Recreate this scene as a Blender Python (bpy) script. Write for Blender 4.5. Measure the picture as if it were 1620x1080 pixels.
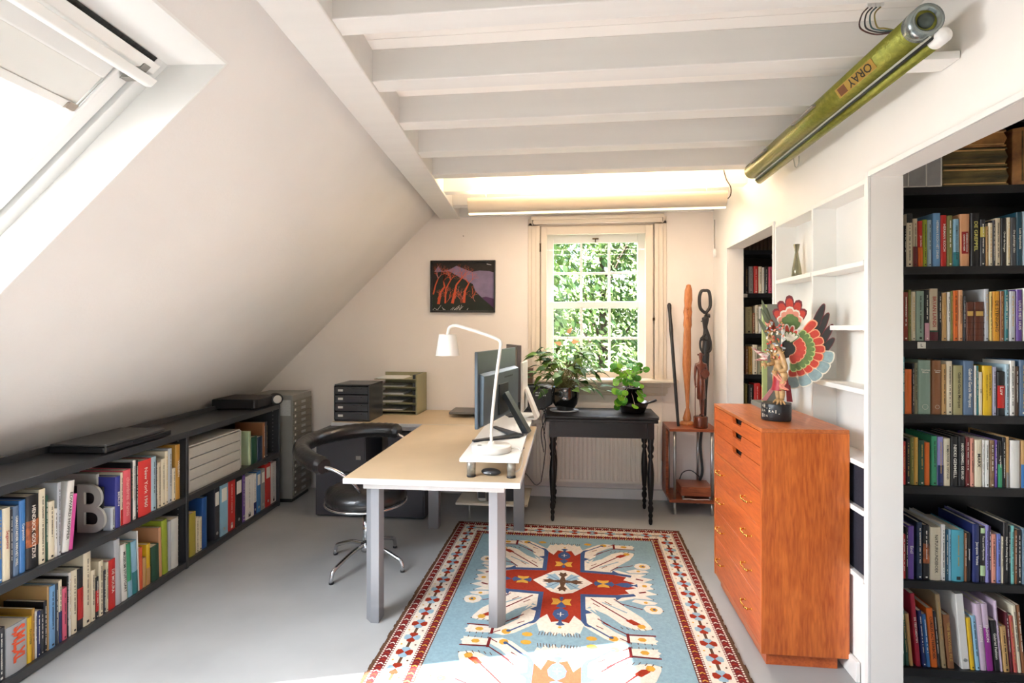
import bpy, bmesh, math, random
from mathutils import Vector, Matrix
random.seed(11)
for o in list(bpy.data.objects): bpy.data.objects.remove(o)
SC = bpy.context.scene
COL = SC.collection
PI = math.pi

# ------------------------------------------------------------ camera, sky, sun, daylight, exposure
cam_d = bpy.data.cameras.new('camera'); cam = bpy.data.objects.new('camera', cam_d); COL.objects.link(cam)
cam.location = (0, 0, 1.5); cam.rotation_euler = (PI/2, 0, 0.1107)
cam_d.sensor_width = 36; cam_d.lens = 19.0; cam_d.shift_y = -0.0136; cam_d.clip_start = 0.05
SC.camera = cam
SC.view_settings.view_transform = 'Standard'; SC.view_settings.look = 'None'
SC.view_settings.gamma = 1; SC.view_settings.use_curve_mapping = False
SC.view_settings.exposure = 1.12
w = bpy.data.worlds.new('sky'); SC.world = w; w.use_nodes = True
nt = w.node_tree; bg = nt.nodes['Background']
sk = nt.nodes.new('ShaderNodeTexSky'); sk.sky_type = 'NISHITA'; sk.sun_disc = False
sk.sun_elevation = math.radians(49); sk.sun_rotation = math.radians(238)
nt.links.new(sk.outputs[0], bg.inputs[0]); bg.inputs[1].default_value = 0.55
def light(name, kind, loc, direction, power, color=(1, 1, 1), size=None, size_y=None):
    d = bpy.data.lights.new(name, kind); d.energy = power; d.color = color
    o = bpy.data.objects.new(name, d); COL.objects.link(o); o.location = loc
    o.rotation_euler = Vector(direction).to_track_quat('-Z', 'Y').to_euler()
    if kind == 'AREA':
        d.shape = 'RECTANGLE'; d.size = size; d.size_y = size_y
    return o
SUN = light('sun', 'SUN', (-4, -3, 8), (0.85, 0.485, -1.0), 34, (0.98, 0.985, 1.0)); SUN.data.angle = math.radians(0.8)
light('daylight_skylight', 'AREA', (-2.48, 1.02, 2.24), (0.70, 0.10, -0.70), 178, (0.92, 0.96, 1.0), 1.7, 2.0)
light('daylight_back_window', 'AREA', (0.25, 6.6, 4.0), (0, -1.0, -1.15), 700, (0.95, 0.97, 1.0), 4.5, 2.2)

# ------------------------------------------------------------ materials
def lin(h):
    h = h.lstrip('#'); v = [int(h[i:i+2], 16)/255 for i in (0, 2, 4)]
    return tuple(c/12.92 if c <= 0.04045 else ((c+0.055)/1.055)**2.4 for c in v)
MC = {}
def M(name, col='#808080', rough=0.5, metal=0.0, var=0.0, scale=20, bump=0.0, bscale=60, spec=0.5, coat=0.0, stretch=None, col2=None, emit=0.0):
    if name in MC: return MC[name]
    m = bpy.data.materials.new(name); m.use_nodes = True; MC[name] = m
    t = m.node_tree; b = t.nodes['Principled BSDF']
    c = lin(col) if isinstance(col, str) else col
    b.inputs['Base Color'].default_value = (*c, 1)
    b.inputs['Roughness'].default_value = rough; b.inputs['Metallic'].default_value = metal
    b.inputs['Specular IOR Level'].default_value = spec; b.inputs['Coat Weight'].default_value = coat
    if emit:
        b.inputs['Emission Color'].default_value = (*c, 1); b.inputs['Emission Strength'].default_value = emit
    if var or bump or col2:
        tc = t.nodes.new('ShaderNodeTexCoord'); mp = t.nodes.new('ShaderNodeMapping')
        t.links.new(tc.outputs['Object'], mp.inputs['Vector'])
        if stretch: mp.inputs['Scale'].default_value = stretch
    if var or col2:
        n = t.nodes.new('ShaderNodeTexNoise'); n.inputs['Scale'].default_value = scale; n.inputs['Detail'].default_value = 5
        t.links.new(mp.outputs[0], n.inputs['Vector'])
        r = t.nodes.new('ShaderNodeValToRGB')
        c2 = lin(col2) if col2 else tuple(max(0, x*(1-var)) for x in c)
        r.color_ramp.elements[0].position = 0.35; r.color_ramp.elements[1].position = 0.65
        r.color_ramp.elements[0].color = (*c2, 1); r.color_ramp.elements[1].color = (*c, 1)
        t.links.new(n.outputs[0], r.inputs[0]); t.links.new(r.outputs[0], b.inputs['Base Color'])
    if bump:
        n2 = t.nodes.new('ShaderNodeTexNoise'); n2.inputs['Scale'].default_value = bscale; n2.inputs['Detail'].default_value = 4
        t.links.new(mp.outputs[0], n2.inputs['Vector'])
        bp = t.nodes.new('ShaderNodeBump'); bp.inputs['Strength'].default_value = bump; bp.inputs['Distance'].default_value = 0.01
        t.links.new(n2.outputs[0], bp.inputs['Height']); t.links.new(bp.outputs[0], b.inputs['Normal'])
    return m
def wood(name, c1, c2, sc=(6, 6, 0.6), rough=0.36, dist=1.2, coat=0.2, wscale=1.0, rot=(0, 0, 0), figure=0.0):
    m = bpy.data.materials.new(name); m.use_nodes = True; MC[name] = m
    t = m.node_tree; b = t.nodes['Principled BSDF']; b.inputs['Roughness'].default_value = rough
    b.inputs['Coat Weight'].default_value = coat; b.inputs['Coat Roughness'].default_value = 0.25
    tc = t.nodes.new('ShaderNodeTexCoord')
    def noise(scale, s, detail, d):
        mp = t.nodes.new('ShaderNodeMapping'); mp.inputs['Scale'].default_value = s; t.links.new(tc.outputs['Object'], mp.inputs['Vector'])
        n = t.nodes.new('ShaderNodeTexNoise'); n.inputs['Scale'].default_value = scale; n.inputs['Detail'].default_value = detail; n.inputs['Distortion'].default_value = d
        t.links.new(mp.outputs[0], n.inputs['Vector']); return n.outputs[0]
    fine = noise(14, sc, 7, 0.4); broad = noise(1.6*wscale, sc, 3, dist)
    # cathedral figure: contour lines of the broad noise
    mul = t.nodes.new('ShaderNodeMath'); mul.operation = 'MULTIPLY'; mul.inputs[1].default_value = 22.0; t.links.new(broad, mul.inputs[0])
    sn = t.nodes.new('ShaderNodeMath'); sn.operation = 'SINE'; t.links.new(mul.outputs[0], sn.inputs[0])
    m1 = t.nodes.new('ShaderNodeMath'); m1.operation = 'MULTIPLY_ADD'; m1.inputs[1].default_value = 0.09; t.links.new(sn.outputs[0], m1.inputs[0]); t.links.new(fine, m1.inputs[2])
    m2 = t.nodes.new('ShaderNodeMath'); m2.operation = 'MULTIPLY_ADD'; m2.inputs[1].default_value = 0.45; t.links.new(broad, m2.inputs[0]); t.links.new(m1.outputs[0], m2.inputs[2])
    r = t.nodes.new('ShaderNodeValToRGB'); r.color_ramp.elements[0].position = 0.45; r.color_ramp.elements[1].position = 0.95
    r.color_ramp.elements[0].color = (*lin(c2), 1); r.color_ramp.elements[1].color = (*lin(c1), 1)
    t.links.new(m2.outputs[0], r.inputs[0]); t.links.new(r.outputs[0], b.inputs['Base Color'])
    return m
def glass(name='window_glass', tint=(1, 1, 1)):
    if name in MC: return MC[name]
    m = bpy.data.materials.new(name); m.use_nodes = True; MC[name] = m
    t = m.node_tree; t.nodes.remove(t.nodes['Principled BSDF']); out = t.nodes['Material Output']
    tr = t.nodes.new('ShaderNodeBsdfTransparent'); tr.inputs[0].default_value = (*tint, 1)
    gl = t.nodes.new('ShaderNodeBsdfGlossy'); gl.inputs['Roughness'].default_value = 0.02
    mx = t.nodes.new('ShaderNodeMixShader'); mx.inputs[0].default_value = 0.008
    t.links.new(tr.outputs[0], mx.inputs[1]); t.links.new(gl.outputs[0], mx.inputs[2]); t.links.new(mx.outputs[0], out.inputs[0])
    return m
PAINT = M('wall_paint', '#f0e6dd', 0.85, var=0.03, scale=2.5, bump=0.05, bscale=90)
ROOFP = M('roof_plaster', '#e4dfda', 0.85, var=0.05, scale=1.6, bump=0.08, bscale=60)
BEAMP = M('beam_paint', '#e4e0da', 0.6, var=0.03, scale=4, bump=0.04, bscale=30, stretch=(0.3, 4, 4))
CEILP = M('ceiling_board_paint', '#f0eae2', 0.7, var=0.02, scale=3)
WHITE = M('white_gloss_paint', '#e9e7e2', 0.4, var=0.02, scale=8)
CREAM = M('cream_gloss_paint', '#e0d2c0', 0.4, var=0.02, scale=8)
def floor_mat():
    m = M('poured_floor', '#a5a6a4', 0.38, var=0.2, scale=1.4, bump=0.06, bscale=8, spec=0.4)
    t = m.node_tree; b = t.nodes['Principled BSDF']
    n = t.nodes.new('ShaderNodeTexNoise'); n.inputs['Scale'].default_value = 22; n.inputs['Detail'].default_value = 8
    r = t.nodes.new('ShaderNodeMapRange'); r.inputs['To Min'].default_value = 0.30; r.inputs['To Max'].default_value = 0.52
    t.links.new(n.outputs[0], r.inputs[0]); t.links.new(r.outputs[0], b.inputs['Roughness'])
    return m
FLOORM = floor_mat()
BLACKM = M('black_lacquered_metal', '#37383a', 0.38, 0.0, var=0.1, scale=12, bump=0.02, bscale=200, coat=0.3)
BLACKW = M('black_stained_shelf', '#17171a', 0.33, var=0.25, scale=30, stretch=(0.2, 3, 3))
CHROME = M('chrome', '#d5d6d8', 0.12, 1.0)
STEEL = M('brushed_steel', '#b4b4b2', 0.32, 1.0, bump=0.02, bscale=200)
BRASS = M('brass', '#d2a24c', 0.25, 1.0)
BPLAST = M('black_plastic', '#1b1b1d', 0.42, bump=0.03, bscale=300)
GREYM = M('grey_sheet_metal', '#8f8c84', 0.42, 0.2, var=0.06, scale=10)
PAPER = M('paper_pages', '#e6dcc6', 0.9, var=0.12, scale=60, stretch=(40, 1, 1))
PAPERW = M('white_paper', '#e9e7e1', 0.8)

# ------------------------------------------------------------ mesh builder
class MB:
    def __init__(s): s.v = []; s.f = []; s.m = []; s.sm = []; s.mi = 0; s.smooth = False; s.T = None
    def add(s, vs, fs, smooth=None):
        o = len(s.v)
        if s.T is not None: vs = [s.T @ Vector(v) for v in vs]
        s.v += [tuple(v) for v in vs]
        for f in fs:
            s.f.append([i+o for i in f]); s.m.append(s.mi); s.sm.append(s.smooth if smooth is None else smooth)
        return s
    def box(s, x0, x1, y0, y1, z0, z1):
        vs = [(x, y, z) for z in (z0, z1) for y in (y0, y1) for x in (x0, x1)]
        return s.add(vs, [(0, 2, 3, 1), (4, 5, 7, 6), (0, 1, 5, 4), (2, 6, 7, 3), (0, 4, 6, 2), (1, 3, 7, 5)], False)
    def prism(s, poly, a, b, axis='z', smooth=False):
        n = len(poly)
        def P(p, h): return {'z': (p[0], p[1], h), 'y': (p[0], h, p[1]), 'x': (h, p[0], p[1])}[axis]
        area = sum(poly[i][0]*poly[(i+1) % n][1]-poly[(i+1) % n][0]*poly[i][1] for i in range(n))
        flip = (area < 0) ^ (b < a) ^ (axis == 'y')
        vs = [P(p, a) for p in poly]+[P(p, b) for p in poly]
        fs = [tuple(range(n-1, -1, -1)), tuple(range(n, 2*n))]+[(i, (i+1) % n, n+(i+1) % n, n+i) for i in range(n)]
        if flip: fs = [tuple(reversed(f)) for f in fs]
        o = len(s.f); s.add(vs, fs, False)
        if smooth:
            for i in range(o+2, len(s.f)): s.sm[i] = True
        return s
    def cyl(s, c, r, h, n=20, axis='z', r2=None, smooth=True):
        r2 = r if r2 is None else r2
        vs = []
        for (rr, hh) in ((r, 0), (r2, h)):
            for i in range(n):
                a = 2*PI*i/n; p = (math.cos(a)*rr, math.sin(a)*rr, hh)
                if axis == 'x': p = (p[2], p[0], p[1])
                if axis == 'y': p = (p[1], p[2], p[0])
                vs.append((c[0]+p[0], c[1]+p[1], c[2]+p[2]))
        o = len(s.f)
        s.add(vs, [tuple(range(n-1, -1, -1)), tuple(range(n, 2*n))]+[(i, (i+1) % n, n+(i+1) % n, n+i) for i in range(n)], False)
        if smooth:
            for i in range(o+2, len(s.f)): s.sm[i] = True
        return s
    def lathe(s, prof, c=(0, 0, 0), n=24):
        vs = []
        for r, z in prof:
            for i in range(n):
                a = 2*PI*i/n; vs.append((c[0]+r*math.cos(a), c[1]+r*math.sin(a), c[2]+z))
        k = len(prof); fs = [(j*n+i, j*n+(i+1) % n, (j+1)*n+(i+1) % n, (j+1)*n+i) for j in range(k-1) for i in range(n)]
        s.add(vs, fs, True)
        s.add(vs[:n], [tuple(range(n-1, -1, -1))], False) if prof[0][0] > 1e-5 else None
        s.add(vs[-n:], [tuple(range(n))], False) if prof[-1][0] > 1e-5 else None
        return s
    def tube(s, pts, r, n=8, closed=False, caps=True):
        pts = [Vector(p) for p in pts]; N = len(pts)
        rs = r if isinstance(r, (list, tuple)) else [r]*N
        vs = []; up = Vector((0, 0, 1)); prev = None
        for i, p in enumerate(pts):
            a = pts[(i-1) % N] if (closed or i > 0) else p; b = pts[(i+1) % N] if (closed or i < N-1) else p
            d = (b-a); d = d.normalized() if d.length > 1e-9 else Vector((0, 0, 1))
            if prev is None:
                ref = up if abs(d.z) < 0.95 else Vector((1, 0, 0)); x = d.cross(ref).normalized()
            else:
                x = prev-d*prev.dot(d); x = x.normalized() if x.length > 1e-6 else d.cross(up).normalized()
            prev = x; y = d.cross(x)
            for k in range(n):
                t = 2*PI*k/n; vs.append(p+(x*math.cos(t)+y*math.sin(t))*rs[i])
        fs = []
        for j in range(N if closed else N-1):
            j2 = (j+1) % N
            for k in range(n): fs.append((j*n+k, j*n+(k+1) % n, j2*n+(k+1) % n, j2*n+k))
        s.add(vs, fs, True)
        if caps and not closed:
            s.add(vs[:n], [tuple(range(n-1, -1, -1))], False); s.add(vs[-n:], [tuple(range(n))], False)
        return s
    def ball(s, c, r, n=14, k=9, sc=(1, 1, 1)):
        prof = [(max(1e-6, r*math.sin(PI*j/k)), -r*math.cos(PI*j/k)) for j in range(k+1)]
        vs = []
        for rr, z in prof:
            for i in range(n):
                a = 2*PI*i/n; vs.append((c[0]+rr*math.cos(a)*sc[0], c[1]+rr*math.sin(a)*sc[1], c[2]+z*sc[2]))
        return s.add(vs, [(j*n+i, j*n+(i+1) % n, (j+1)*n+(i+1) % n, (j+1)*n+i) for j in range(k) for i in range(n)], True)
    def build(s, name, mats, parent=None, bevel=0, loc=None, seg=2):
        me = bpy.data.meshes.new(name)
        off = Vector(loc) if loc else Vector((0, 0, 0))
        me.from_pydata([tuple(Vector(v)-off) for v in s.v], [], s.f)
        mats = mats if isinstance(mats, (list, tuple)) else [mats]
        for m in mats: me.materials.append(m)
        me.polygons.foreach_set('material_index', s.m); me.polygons.foreach_set('use_smooth', s.sm); me.update()
        o = bpy.data.objects.new(name, me); COL.objects.link(o)
        if parent: o.parent = parent
        if loc: o.location = loc
        if bevel:
            b = o.modifiers.new('bevel', 'BEVEL'); b.width = bevel; b.segments = seg; b.limit_method = 'ANGLE'; b.angle_limit = 0.6
        return o
def thing(name, label, cat, loc=(0, 0, 0), rz=0, group=None):
    o = bpy.data.objects.new(name, None); COL.objects.link(o); o.location = loc; o.rotation_euler = (0, 0, rz)
    o.empty_display_size = 0.05
    return tag(o, label, cat, group)
def tag(o, label, cat, group=None, kind=None):
    o['label'] = label; o['category'] = cat
    if group: o['group'] = group
    if kind: o['kind'] = kind
    return o
def struct(o): o['kind'] = 'structure'; return o
def text_mesh(s, res=2, bold=0.012):
    cu = bpy.data.curves.new('t', 'FONT'); cu.body = s; cu.offset = bold; cu.size = 1; cu.align_x = 'CENTER'; cu.align_y = 'CENTER'; cu.resolution_u = res
    cu.space_line = 0.85
    ob = bpy.data.objects.new('t', cu); COL.objects.link(ob)
    dg = bpy.context.evaluated_depsgraph_get(); me = bpy.data.meshes.new_from_object(ob.evaluated_get(dg))
    bpy.data.objects.remove(ob); bpy.data.curves.remove(cu)
    return me
def text(name, s, mat, parent, origin, xdir, ydir, length, height, depth=0.0004, fill=False, bold=0.012):
    """flat lettering centred on origin, running along xdir, upright along ydir, fitted into length x height"""
    me = text_mesh(s, 2, bold)
    xs = [v.co.x for v in me.vertices]; ys = [v.co.y for v in me.vertices]
    W = max(xs)-min(xs); Hh = max(ys)-min(ys); cx = (max(xs)+min(xs))/2; cy = (max(ys)+min(ys))/2
    kx = length/W; ky = height/Hh
    if not fill:
        k = min(kx, ky); kx = min(kx, k*1.25); ky = k
    X = Vector(xdir).normalized(); Y = Vector(ydir).normalized(); Z = X.cross(Y)
    for v in me.vertices:
        v.co = X*((v.co.x-cx)*kx)+Y*((v.co.y-cy)*ky)+Z*(v.co.z+depth)
    me.materials.clear(); me.materials.append(mat); me.name = name
    o = bpy.data.objects.new(name, me); COL.objects.link(o); o.location = origin
    if parent: o.parent = parent
    return o
def skin(name, verts, edges, radii, mat, parent, sub=2, loc=None):
    me = bpy.data.meshes.new(name); me.from_pydata(verts, edges, []); me.materials.append(mat)
    o = bpy.data.objects.new(name, me); COL.objects.link(o); o.parent = parent
    if loc: o.location = loc
    sm = o.modifiers.new('skin', 'SKIN'); sm.use_smooth_shade = True
    if not me.skin_vertices: return o
    for i, r in enumerate(radii):
        rr = r if isinstance(r, tuple) else (r, r); me.skin_vertices[0].data[i].radius = rr
    me.skin_vertices[0].data[0].use_root = True
    ss = o.modifiers.new('sub', 'SUBSURF'); ss.levels = sub; ss.render_levels = sub
    return o
def bez(p0, p1, p2, p3, n=10):
    p0, p1, p2, p3 = map(Vector, (p0, p1, p2, p3)); out = []
    for i in range(n+1):
        t = i/n; out.append(p0*(1-t)**3+p1*3*t*(1-t)**2+p2*3*t*t*(1-t)+p3*t**3)
    return out
def smoothpath(pts, k=6):
    pts = [Vector(p) for p in pts]; out = []
    for i in range(len(pts)-1):
        a = pts[max(0, i-1)]; b = pts[i]; c = pts[i+1]; d = pts[min(len(pts)-1, i+2)]
        for j in range(k):
            t = j/k
            out.append(0.5*((2*b)+(c-a)*t+(2*a-5*b+4*c-d)*t*t+(3*b-a-3*c+d)*t**3))
    out.append(pts[-1]); return out

# ============================================================ THE ROOM
SK = 0.075; PHI = math.atan(SK)
LO = Vector((-3.849, 4.83, 0)); LW = Vector((math.cos(PHI), math.sin(PHI), 0)); LU = Vector((-math.sin(PHI), math.cos(PHI), 0))
def L(w_, u_, z_): return LO+LW*w_+LU*u_+Vector((0, 0, z_))
ROOFROT = Matrix.Translation(LO) @ Matrix.Rotation(PHI, 4, 'Z')
KR = 1.0249
struct(MB().box(-3.9, 2.4, -1.7, 5.15, -0.12, 0).build('floor', FLOORM))
# back wall with the window opening
WX0, WX1, WZ0, WZ1 = -0.285, 0.712, 1.05, 2.405
b = MB(); b.box(-3.9, WX0, 4.83, 5.10, 0, 2.8).box(WX1, 2.4, 4.83, 5.10, 0, 2.8).box(WX0, WX1, 4.83, 5.10, 0, WZ0).box(WX0, WX1, 4.83, 5.10, WZ1, 2.8)
struct(b.build('wall_back', PAINT))
# sloping roof on the left: horizontal reveals around the skylight
def roofbox(mb, u0, u1, z0, z1, th=0.20):
    vs = [L(z*KR-t, u, z) for z in (z0, z1) for u in (u0, u1) for t in (0, th)]
    mb.add(vs, [(0, 1, 3, 2), (4, 6, 7, 5), (0, 4, 5, 1), (2, 3, 7, 6), (0, 2, 6, 4), (1, 5, 7, 3)], False)
SU1, SU0, SZ1, SZ0 = -3.311, -4.50, 2.394, 1.18
b = MB()
roofbox(b, SU1, 0.35, 0.30, 2.75); roofbox(b, -6.6, SU0, 0.30, 2.75)
roofbox(b, SU0, SU1, 0.30, SZ0); roofbox(b, SU0, SU1, SZ1, 2.75)
struct(b.build('wall_left', ROOFP))
b = MB(); b.T = ROOFROT; b.box(0.32, 0.42, -6.6, 0.35, 0, 0.75)
struct(b.build('wall_knee', ROOFP))
# reveal lining boards of the skylight
b = MB()
def liner(u0, u1, z0, z1):
    roofbox(b, u0, u1, z0, z1, 0.225)
liner(SU1-0.006, SU1+0.0, SZ0, SZ1); liner(SU0, SU0+0.006, SZ0, SZ1)
liner(SU0, SU1, SZ1-0.006, SZ1); liner(SU0, SU1, SZ0, SZ0+0.006)
struct(b.build('trim_skylight_lining', WHITE))
# rear wall behind the photographer, with an unseen window added for fill light
b = MB(); b.box(-3.9, -1.3, -1.7, -1.55, 0, 2.8).box(0.1, 2.4, -1.7, -1.55, 0, 2.8).box(-1.3, 0.1, -1.7, -1.55, 0, 0.95).box(-1.3, 0.1, -1.7, -1.55, 2.0, 2.8)
struct(b.build('wall_rear', PAINT))
b = MB(); b.box(-1.3, -1.24, -1.68, -1.6, 0.95, 2.0).box(0.04, 0.1, -1.68, -1.6, 0.95, 2.0).box(-1.24, 0.04, -1.68, -1.6, 0.95, 1.01).box(-1.24, 0.04, -1.68, -1.6, 1.94, 2.0).box(-0.63, -0.57, -1.68, -1.6, 1.01, 1.94)
struct(b.build('window_rear_added', WHITE))
# ceiling: boards with seams, cross beams, lengthwise girder
b = MB()
yy = -1.7
while yy < 5.1:
    b.box(-1.35, 2.4, yy, yy+0.148, 2.63, 2.66); yy += 0.15
b.box(-1.35, 2.4, -1.7, 5.1, 2.655, 2.75)
struct(b.build('ceiling', CEILP))
for k in range(-7, 8):
    y0 = 1.68+0.445*k
    xg = L(2.74, y0-4.83, 0).x
    y1 = min(y0+0.10, 4.828)
    struct(MB().box(xg, 1.212, y0, y1, 2.50, 2.632).build('trim_beam_%d' % (k+8), BEAMP, bevel=0.004))
b = MB(); b.T = ROOFROT; b.box(2.645, 2.83, -6.5, -0.12, 2.488, 2.66)
struct(b.build('trim_girder', BEAMP, bevel=0.005))
# right wall with two passages and the shallow built-in niches
RX0, RX1 = 1.21, 1.325
b = MB()
b.box(RX0, RX1, -1.6, 0.85, 0, 2.64); b.box(RX0, RX1, 0.85, 4.83, 2.115, 2.64)
b.box(RX0, RX1, 4.375, 4.83, 0, 2.115); b.box(RX0, RX1, 2.35, 2.374, 0, 2.115); b.box(RX0, RX1, 3.385, 3.41, 0, 2.115)
b.box(RX1, RX1+0.008, 2.35, 3.41, 0, 2.2); b.box(RX0+0.004, RX1, 2.374, 3.385, 0, 0.44)
struct(b.build('wall_right', M('right_wall_paint', '#f2ede6', 0.7, var=0.02, scale=3, bump=0.04, bscale=80)))
# casings (thin edge strips) of the two passages
for i, (ya, yb, z1) in enumerate(((0.85, 2.35, 2.115), (3.41, 4.375, 2.115))):
    b = MB(); t = 0.012
    b.box(RX0-t, RX0, ya-0.022, ya, 0, z1+0.022).box(RX0-t, RX0, yb, yb+0.022, 0, z1+0.022).box(RX0-t, RX0, ya, yb, z1, z1+0.022)
    struct(b.build('trim_casing_%d' % (i+1), WHITE, bevel=0.002))
# narrow closet behind the right wall
DARKW = M('closet_wall_paint', '#cfc8bd', 0.8)
struct(MB().box(2.28, 2.4, -1.6, 5.1, 0, 2.64).build('wall_closet', DARKW))
struct(MB().box(RX1, 2.28, 2.74, 2.78, 0, 2.64).build('wall_closet_partition', DARKW))
struct(MB().box(0.45, 1.208, 4.806, 4.83, 0, 0.088).box(-2.2, 0.45, 4.806, 4.83, 0, 0.088).build('baseboard_back', WHITE, bevel=0.003))
struct(MB().box(1.192, 1.21, 2.43, 3.40, 0, 0.085).build('baseboard_right', WHITE, bevel=0.003))

# ---- window_1 in the back wall
win = struct(thing('window_1', 'x', 'x', (0.2135, 4.83, 0)))
del win['label']; del win['category']
wl = lambda x: x-0.2135
b = MB()   # casing with stepped moulding
for (a, c, y) in ((0.105, 0.030, -0.012), (0.075, 0.0, -0.024), (0.035, 0.0, -0.034)):
    x0, x1 = wl(WX0)-a, wl(WX1)+a
    b.box(x0, wl(WX0), y, 0.0, 1.03, 2.405+c).box(wl(WX1), x1, y, 0.0, 1.03, 2.405+c)
b.box(wl(WX0)-0.105, wl(WX1)+0.105, -0.012, 0.0, 2.405, 2.47)
b.box(wl(WX0)-0.01, wl(WX0)+0.018, 0, 0.27, WZ0, WZ1).box(wl(WX1)-0.018, wl(WX1)+0.01, 0, 0.27, WZ0, WZ1).box(wl(WX0), wl(WX1), 0, 0.27, WZ1-0.015, WZ1)
b.build('casing', CREAM, win, bevel=0.003)
b = MB()
b.box(wl(-0.40), wl(0.90), -0.12, 0.27, 1.025, 1.052); b.box(wl(-0.36), wl(0.84), -0.075, 0, 0.985, 1.025); b.box(wl(-0.34), wl(0.82), -0.045, 0, 0.93, 0.985); b.box(wl(-0.33), wl(0.81), -0.02, 0, 0.905, 0.93)
b.build('sill', CREAM, win, bevel=0.006)
cx0, cx1, cz0, cz1 = wl(-0.275), wl(0.70), 1.058, 2.392
b = MB()
gx0, gx1, gz0, gz1 = wl(-0.222), wl(0.636), 1.12, 2.325
b.box(cx0, gx0, -0.028, 0.012, cz0, cz1).box(gx1, cx1, -0.028, 0.012, cz0, cz1).box(gx0, gx1, -0.028, 0.012, cz0, gz0).box(gx0, gx1, -0.028, 0.012, gz1, cz1)
b.build('casement_frame', CREAM, win, bevel=0.003)
MB().box(gx0, gx1, -0.008, -0.004, gz0, gz1).build('casement_pane', glass(), win)
for z in (1.27, 2.21):
    b = MB(); b.cyl((cx0-0.006, -0.034, z-0.03), 0.006, 0.06).cyl((cx0-0.006, -0.034, z-0.036), 0.008, 0.006).cyl((cx0-0.006, -0.034, z+0.03), 0.008, 0.006)
    b.build('hinge', M('aged_brass', '#5a4632', 0.4, 0.8), win)
MB().box(cx1-0.004, cx1+0.014, -0.042, -0.028, 1.56, 1.585).build('latch', M('aged_brass'), win)
# outer sash window with glazing bars
sx0, sx1 = wl(-0.262), wl(0.690)
px0, px1 = wl(-0.170), wl(0.590)
def sash(name, y, z0, z1, gz0, gz1, rows):
    b = MB(); b.box(sx0, px0, y, y+0.04, z0, z1).box(px1, sx1, y, y+0.04, z0, z1).box(px0, px1, y, y+0.04, z0, gz0).box(px0, px1, y, y+0.04, gz1, z1)
    sh = b.build(name, WHITE, win, bevel=0.004)
    bb = MB()
    for i in (1, 2):
        x = px0+(px1-px0)*i/3; bb.box(x-0.011, x+0.011, y+0.008, y+0.034, gz0, gz1)
    for i in range(1, rows):
        z = gz0+(gz1-gz0)*i/rows; bb.box(px0, px1, y+0.009, y+0.033, z-0.011, z+0.011)
    bb.build('glazing_bars', WHITE, sh, bevel=0.003)
    MB().box(px0, px1, y+0.018, y+0.022, gz0, gz1).build('pane', glass(), sh)
sash('upper_sash', 0.17, 1.675, 2.39, 1.72, 2.275, 2)
sash('lower_sash', 0.12, 1.052, 1.735, 1.125, 1.682, 2)
MB().box(wl(0.185), wl(0.24), 0.155, 0.17, 2.305, 2.318).box(wl(0.207), wl(0.217), 0.158, 0.17, 2.28, 2.305).build('sash_catch', M('aged_brass'), win)

# ---- skylight (window_2): frame, sash, pane, ventilation bar, blind
sky = struct(thing('window_2', 'x', 'x', tuple(LO), PHI)); del sky['label']; del sky['category']
def skybar(mb, u0, u1, z0, z1, t0, t1):
    """bar following the roof plane: local x = z*KR - t"""
    vs = [(z*KR-t, u, z) for z in (z0, z1) for u in (u0, u1) for t in (t0, t1)]
    mb.add(vs, [(0, 1, 3, 2), (4, 6, 7, 5), (0, 4, 5, 1), (2, 3, 7, 6), (0, 2, 6, 4), (1, 5, 7, 3)], False)
F0, F1 = 0.20, 0.30
b = MB(); e = 0.055
skybar(b, SU1-e, SU1, SZ0, SZ1, F0, F1+.03); skybar(b, SU0, SU0+e, SZ0, SZ1, F0, F1+.03); skybar(b, SU0+e, SU1-e, SZ1-0.04, SZ1, F0, F1+.03); skybar(b, SU0+e, SU1-e, SZ0, SZ0+0.04, F0, F1+.03)
b.build('outer_frame', M('skylight_white', '#dcdcd8', 0.4), sky, bevel=0.003)
b = MB(); s0 = e+0.004; s1 = e+0.075
skybar(b, SU1-s1, SU1-s0, SZ0+.045, SZ1-0.045, F0+0.02, F1); skybar(b, SU0+s0, SU0+s1, SZ0+.045, SZ1-0.045, F0+0.02, F1)
skybar(b, SU0+s1, SU1-s1, SZ1-0.105, SZ1-0.045, F0+0.02, F1); skybar(b, SU0+s1, SU1-s1, SZ0+0.045, SZ0+0.10, F0+0.02, F1)
skybar(b, SU1-s1+0.0, SU1-s1+0.012, SZ0+.06, SZ1-0.06, F0+0.005, F0+0.02)
b.build('sash_frame', M('skylight_sash_white', '#e4e3df', 0.35), sky, bevel=0.004)
b = MB(); skybar(b, SU0+s1, SU1-s1, SZ0+0.10, SZ1-0.105, F0+0.06, F0+0.064); b.build('pane', glass(), sky)
b = MB(); skybar(b, SU0+0.03, SU1-0.035, 2.300, 2.322, F0-0.055, F0-0.035); b.build('ventilation_bar', WHITE, sky, bevel=0.004)
b = MB(); skybar(b, SU0+0.05, SU1-0.05, 2.335, 2.362, F0-0.035, F0-0.005); b.build('ventilation_flap', WHITE, sky, bevel=0.004)
for u in (SU1-0.11, SU1-0.62, SU0+0.1):
    b = MB(); skybar(b, u, u+0.03, 2.300, 2.345, F0-0.04, F0+0.0); b.build('bar_bracket', GREYM, sky, bevel=0.002)
b = MB(); skybar(b, SU0+0.06, SU1-0.06, 2.36, 2.385, F0-0.005, F0+0.01); b.build('flap_gap_filter', M('dark_filter', '#3c3f3e', 0.9, var=0.5, scale=90), sky)
b = MB(); skybar(b, SU0+s1, SU1-s1-.002, 2.205, 2.29, F0+0.025, F0+0.05); bl = b.build('roller_blind', M('blind_white', '#e3e2dc', 0.6), sky, bevel=0.004)
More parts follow.
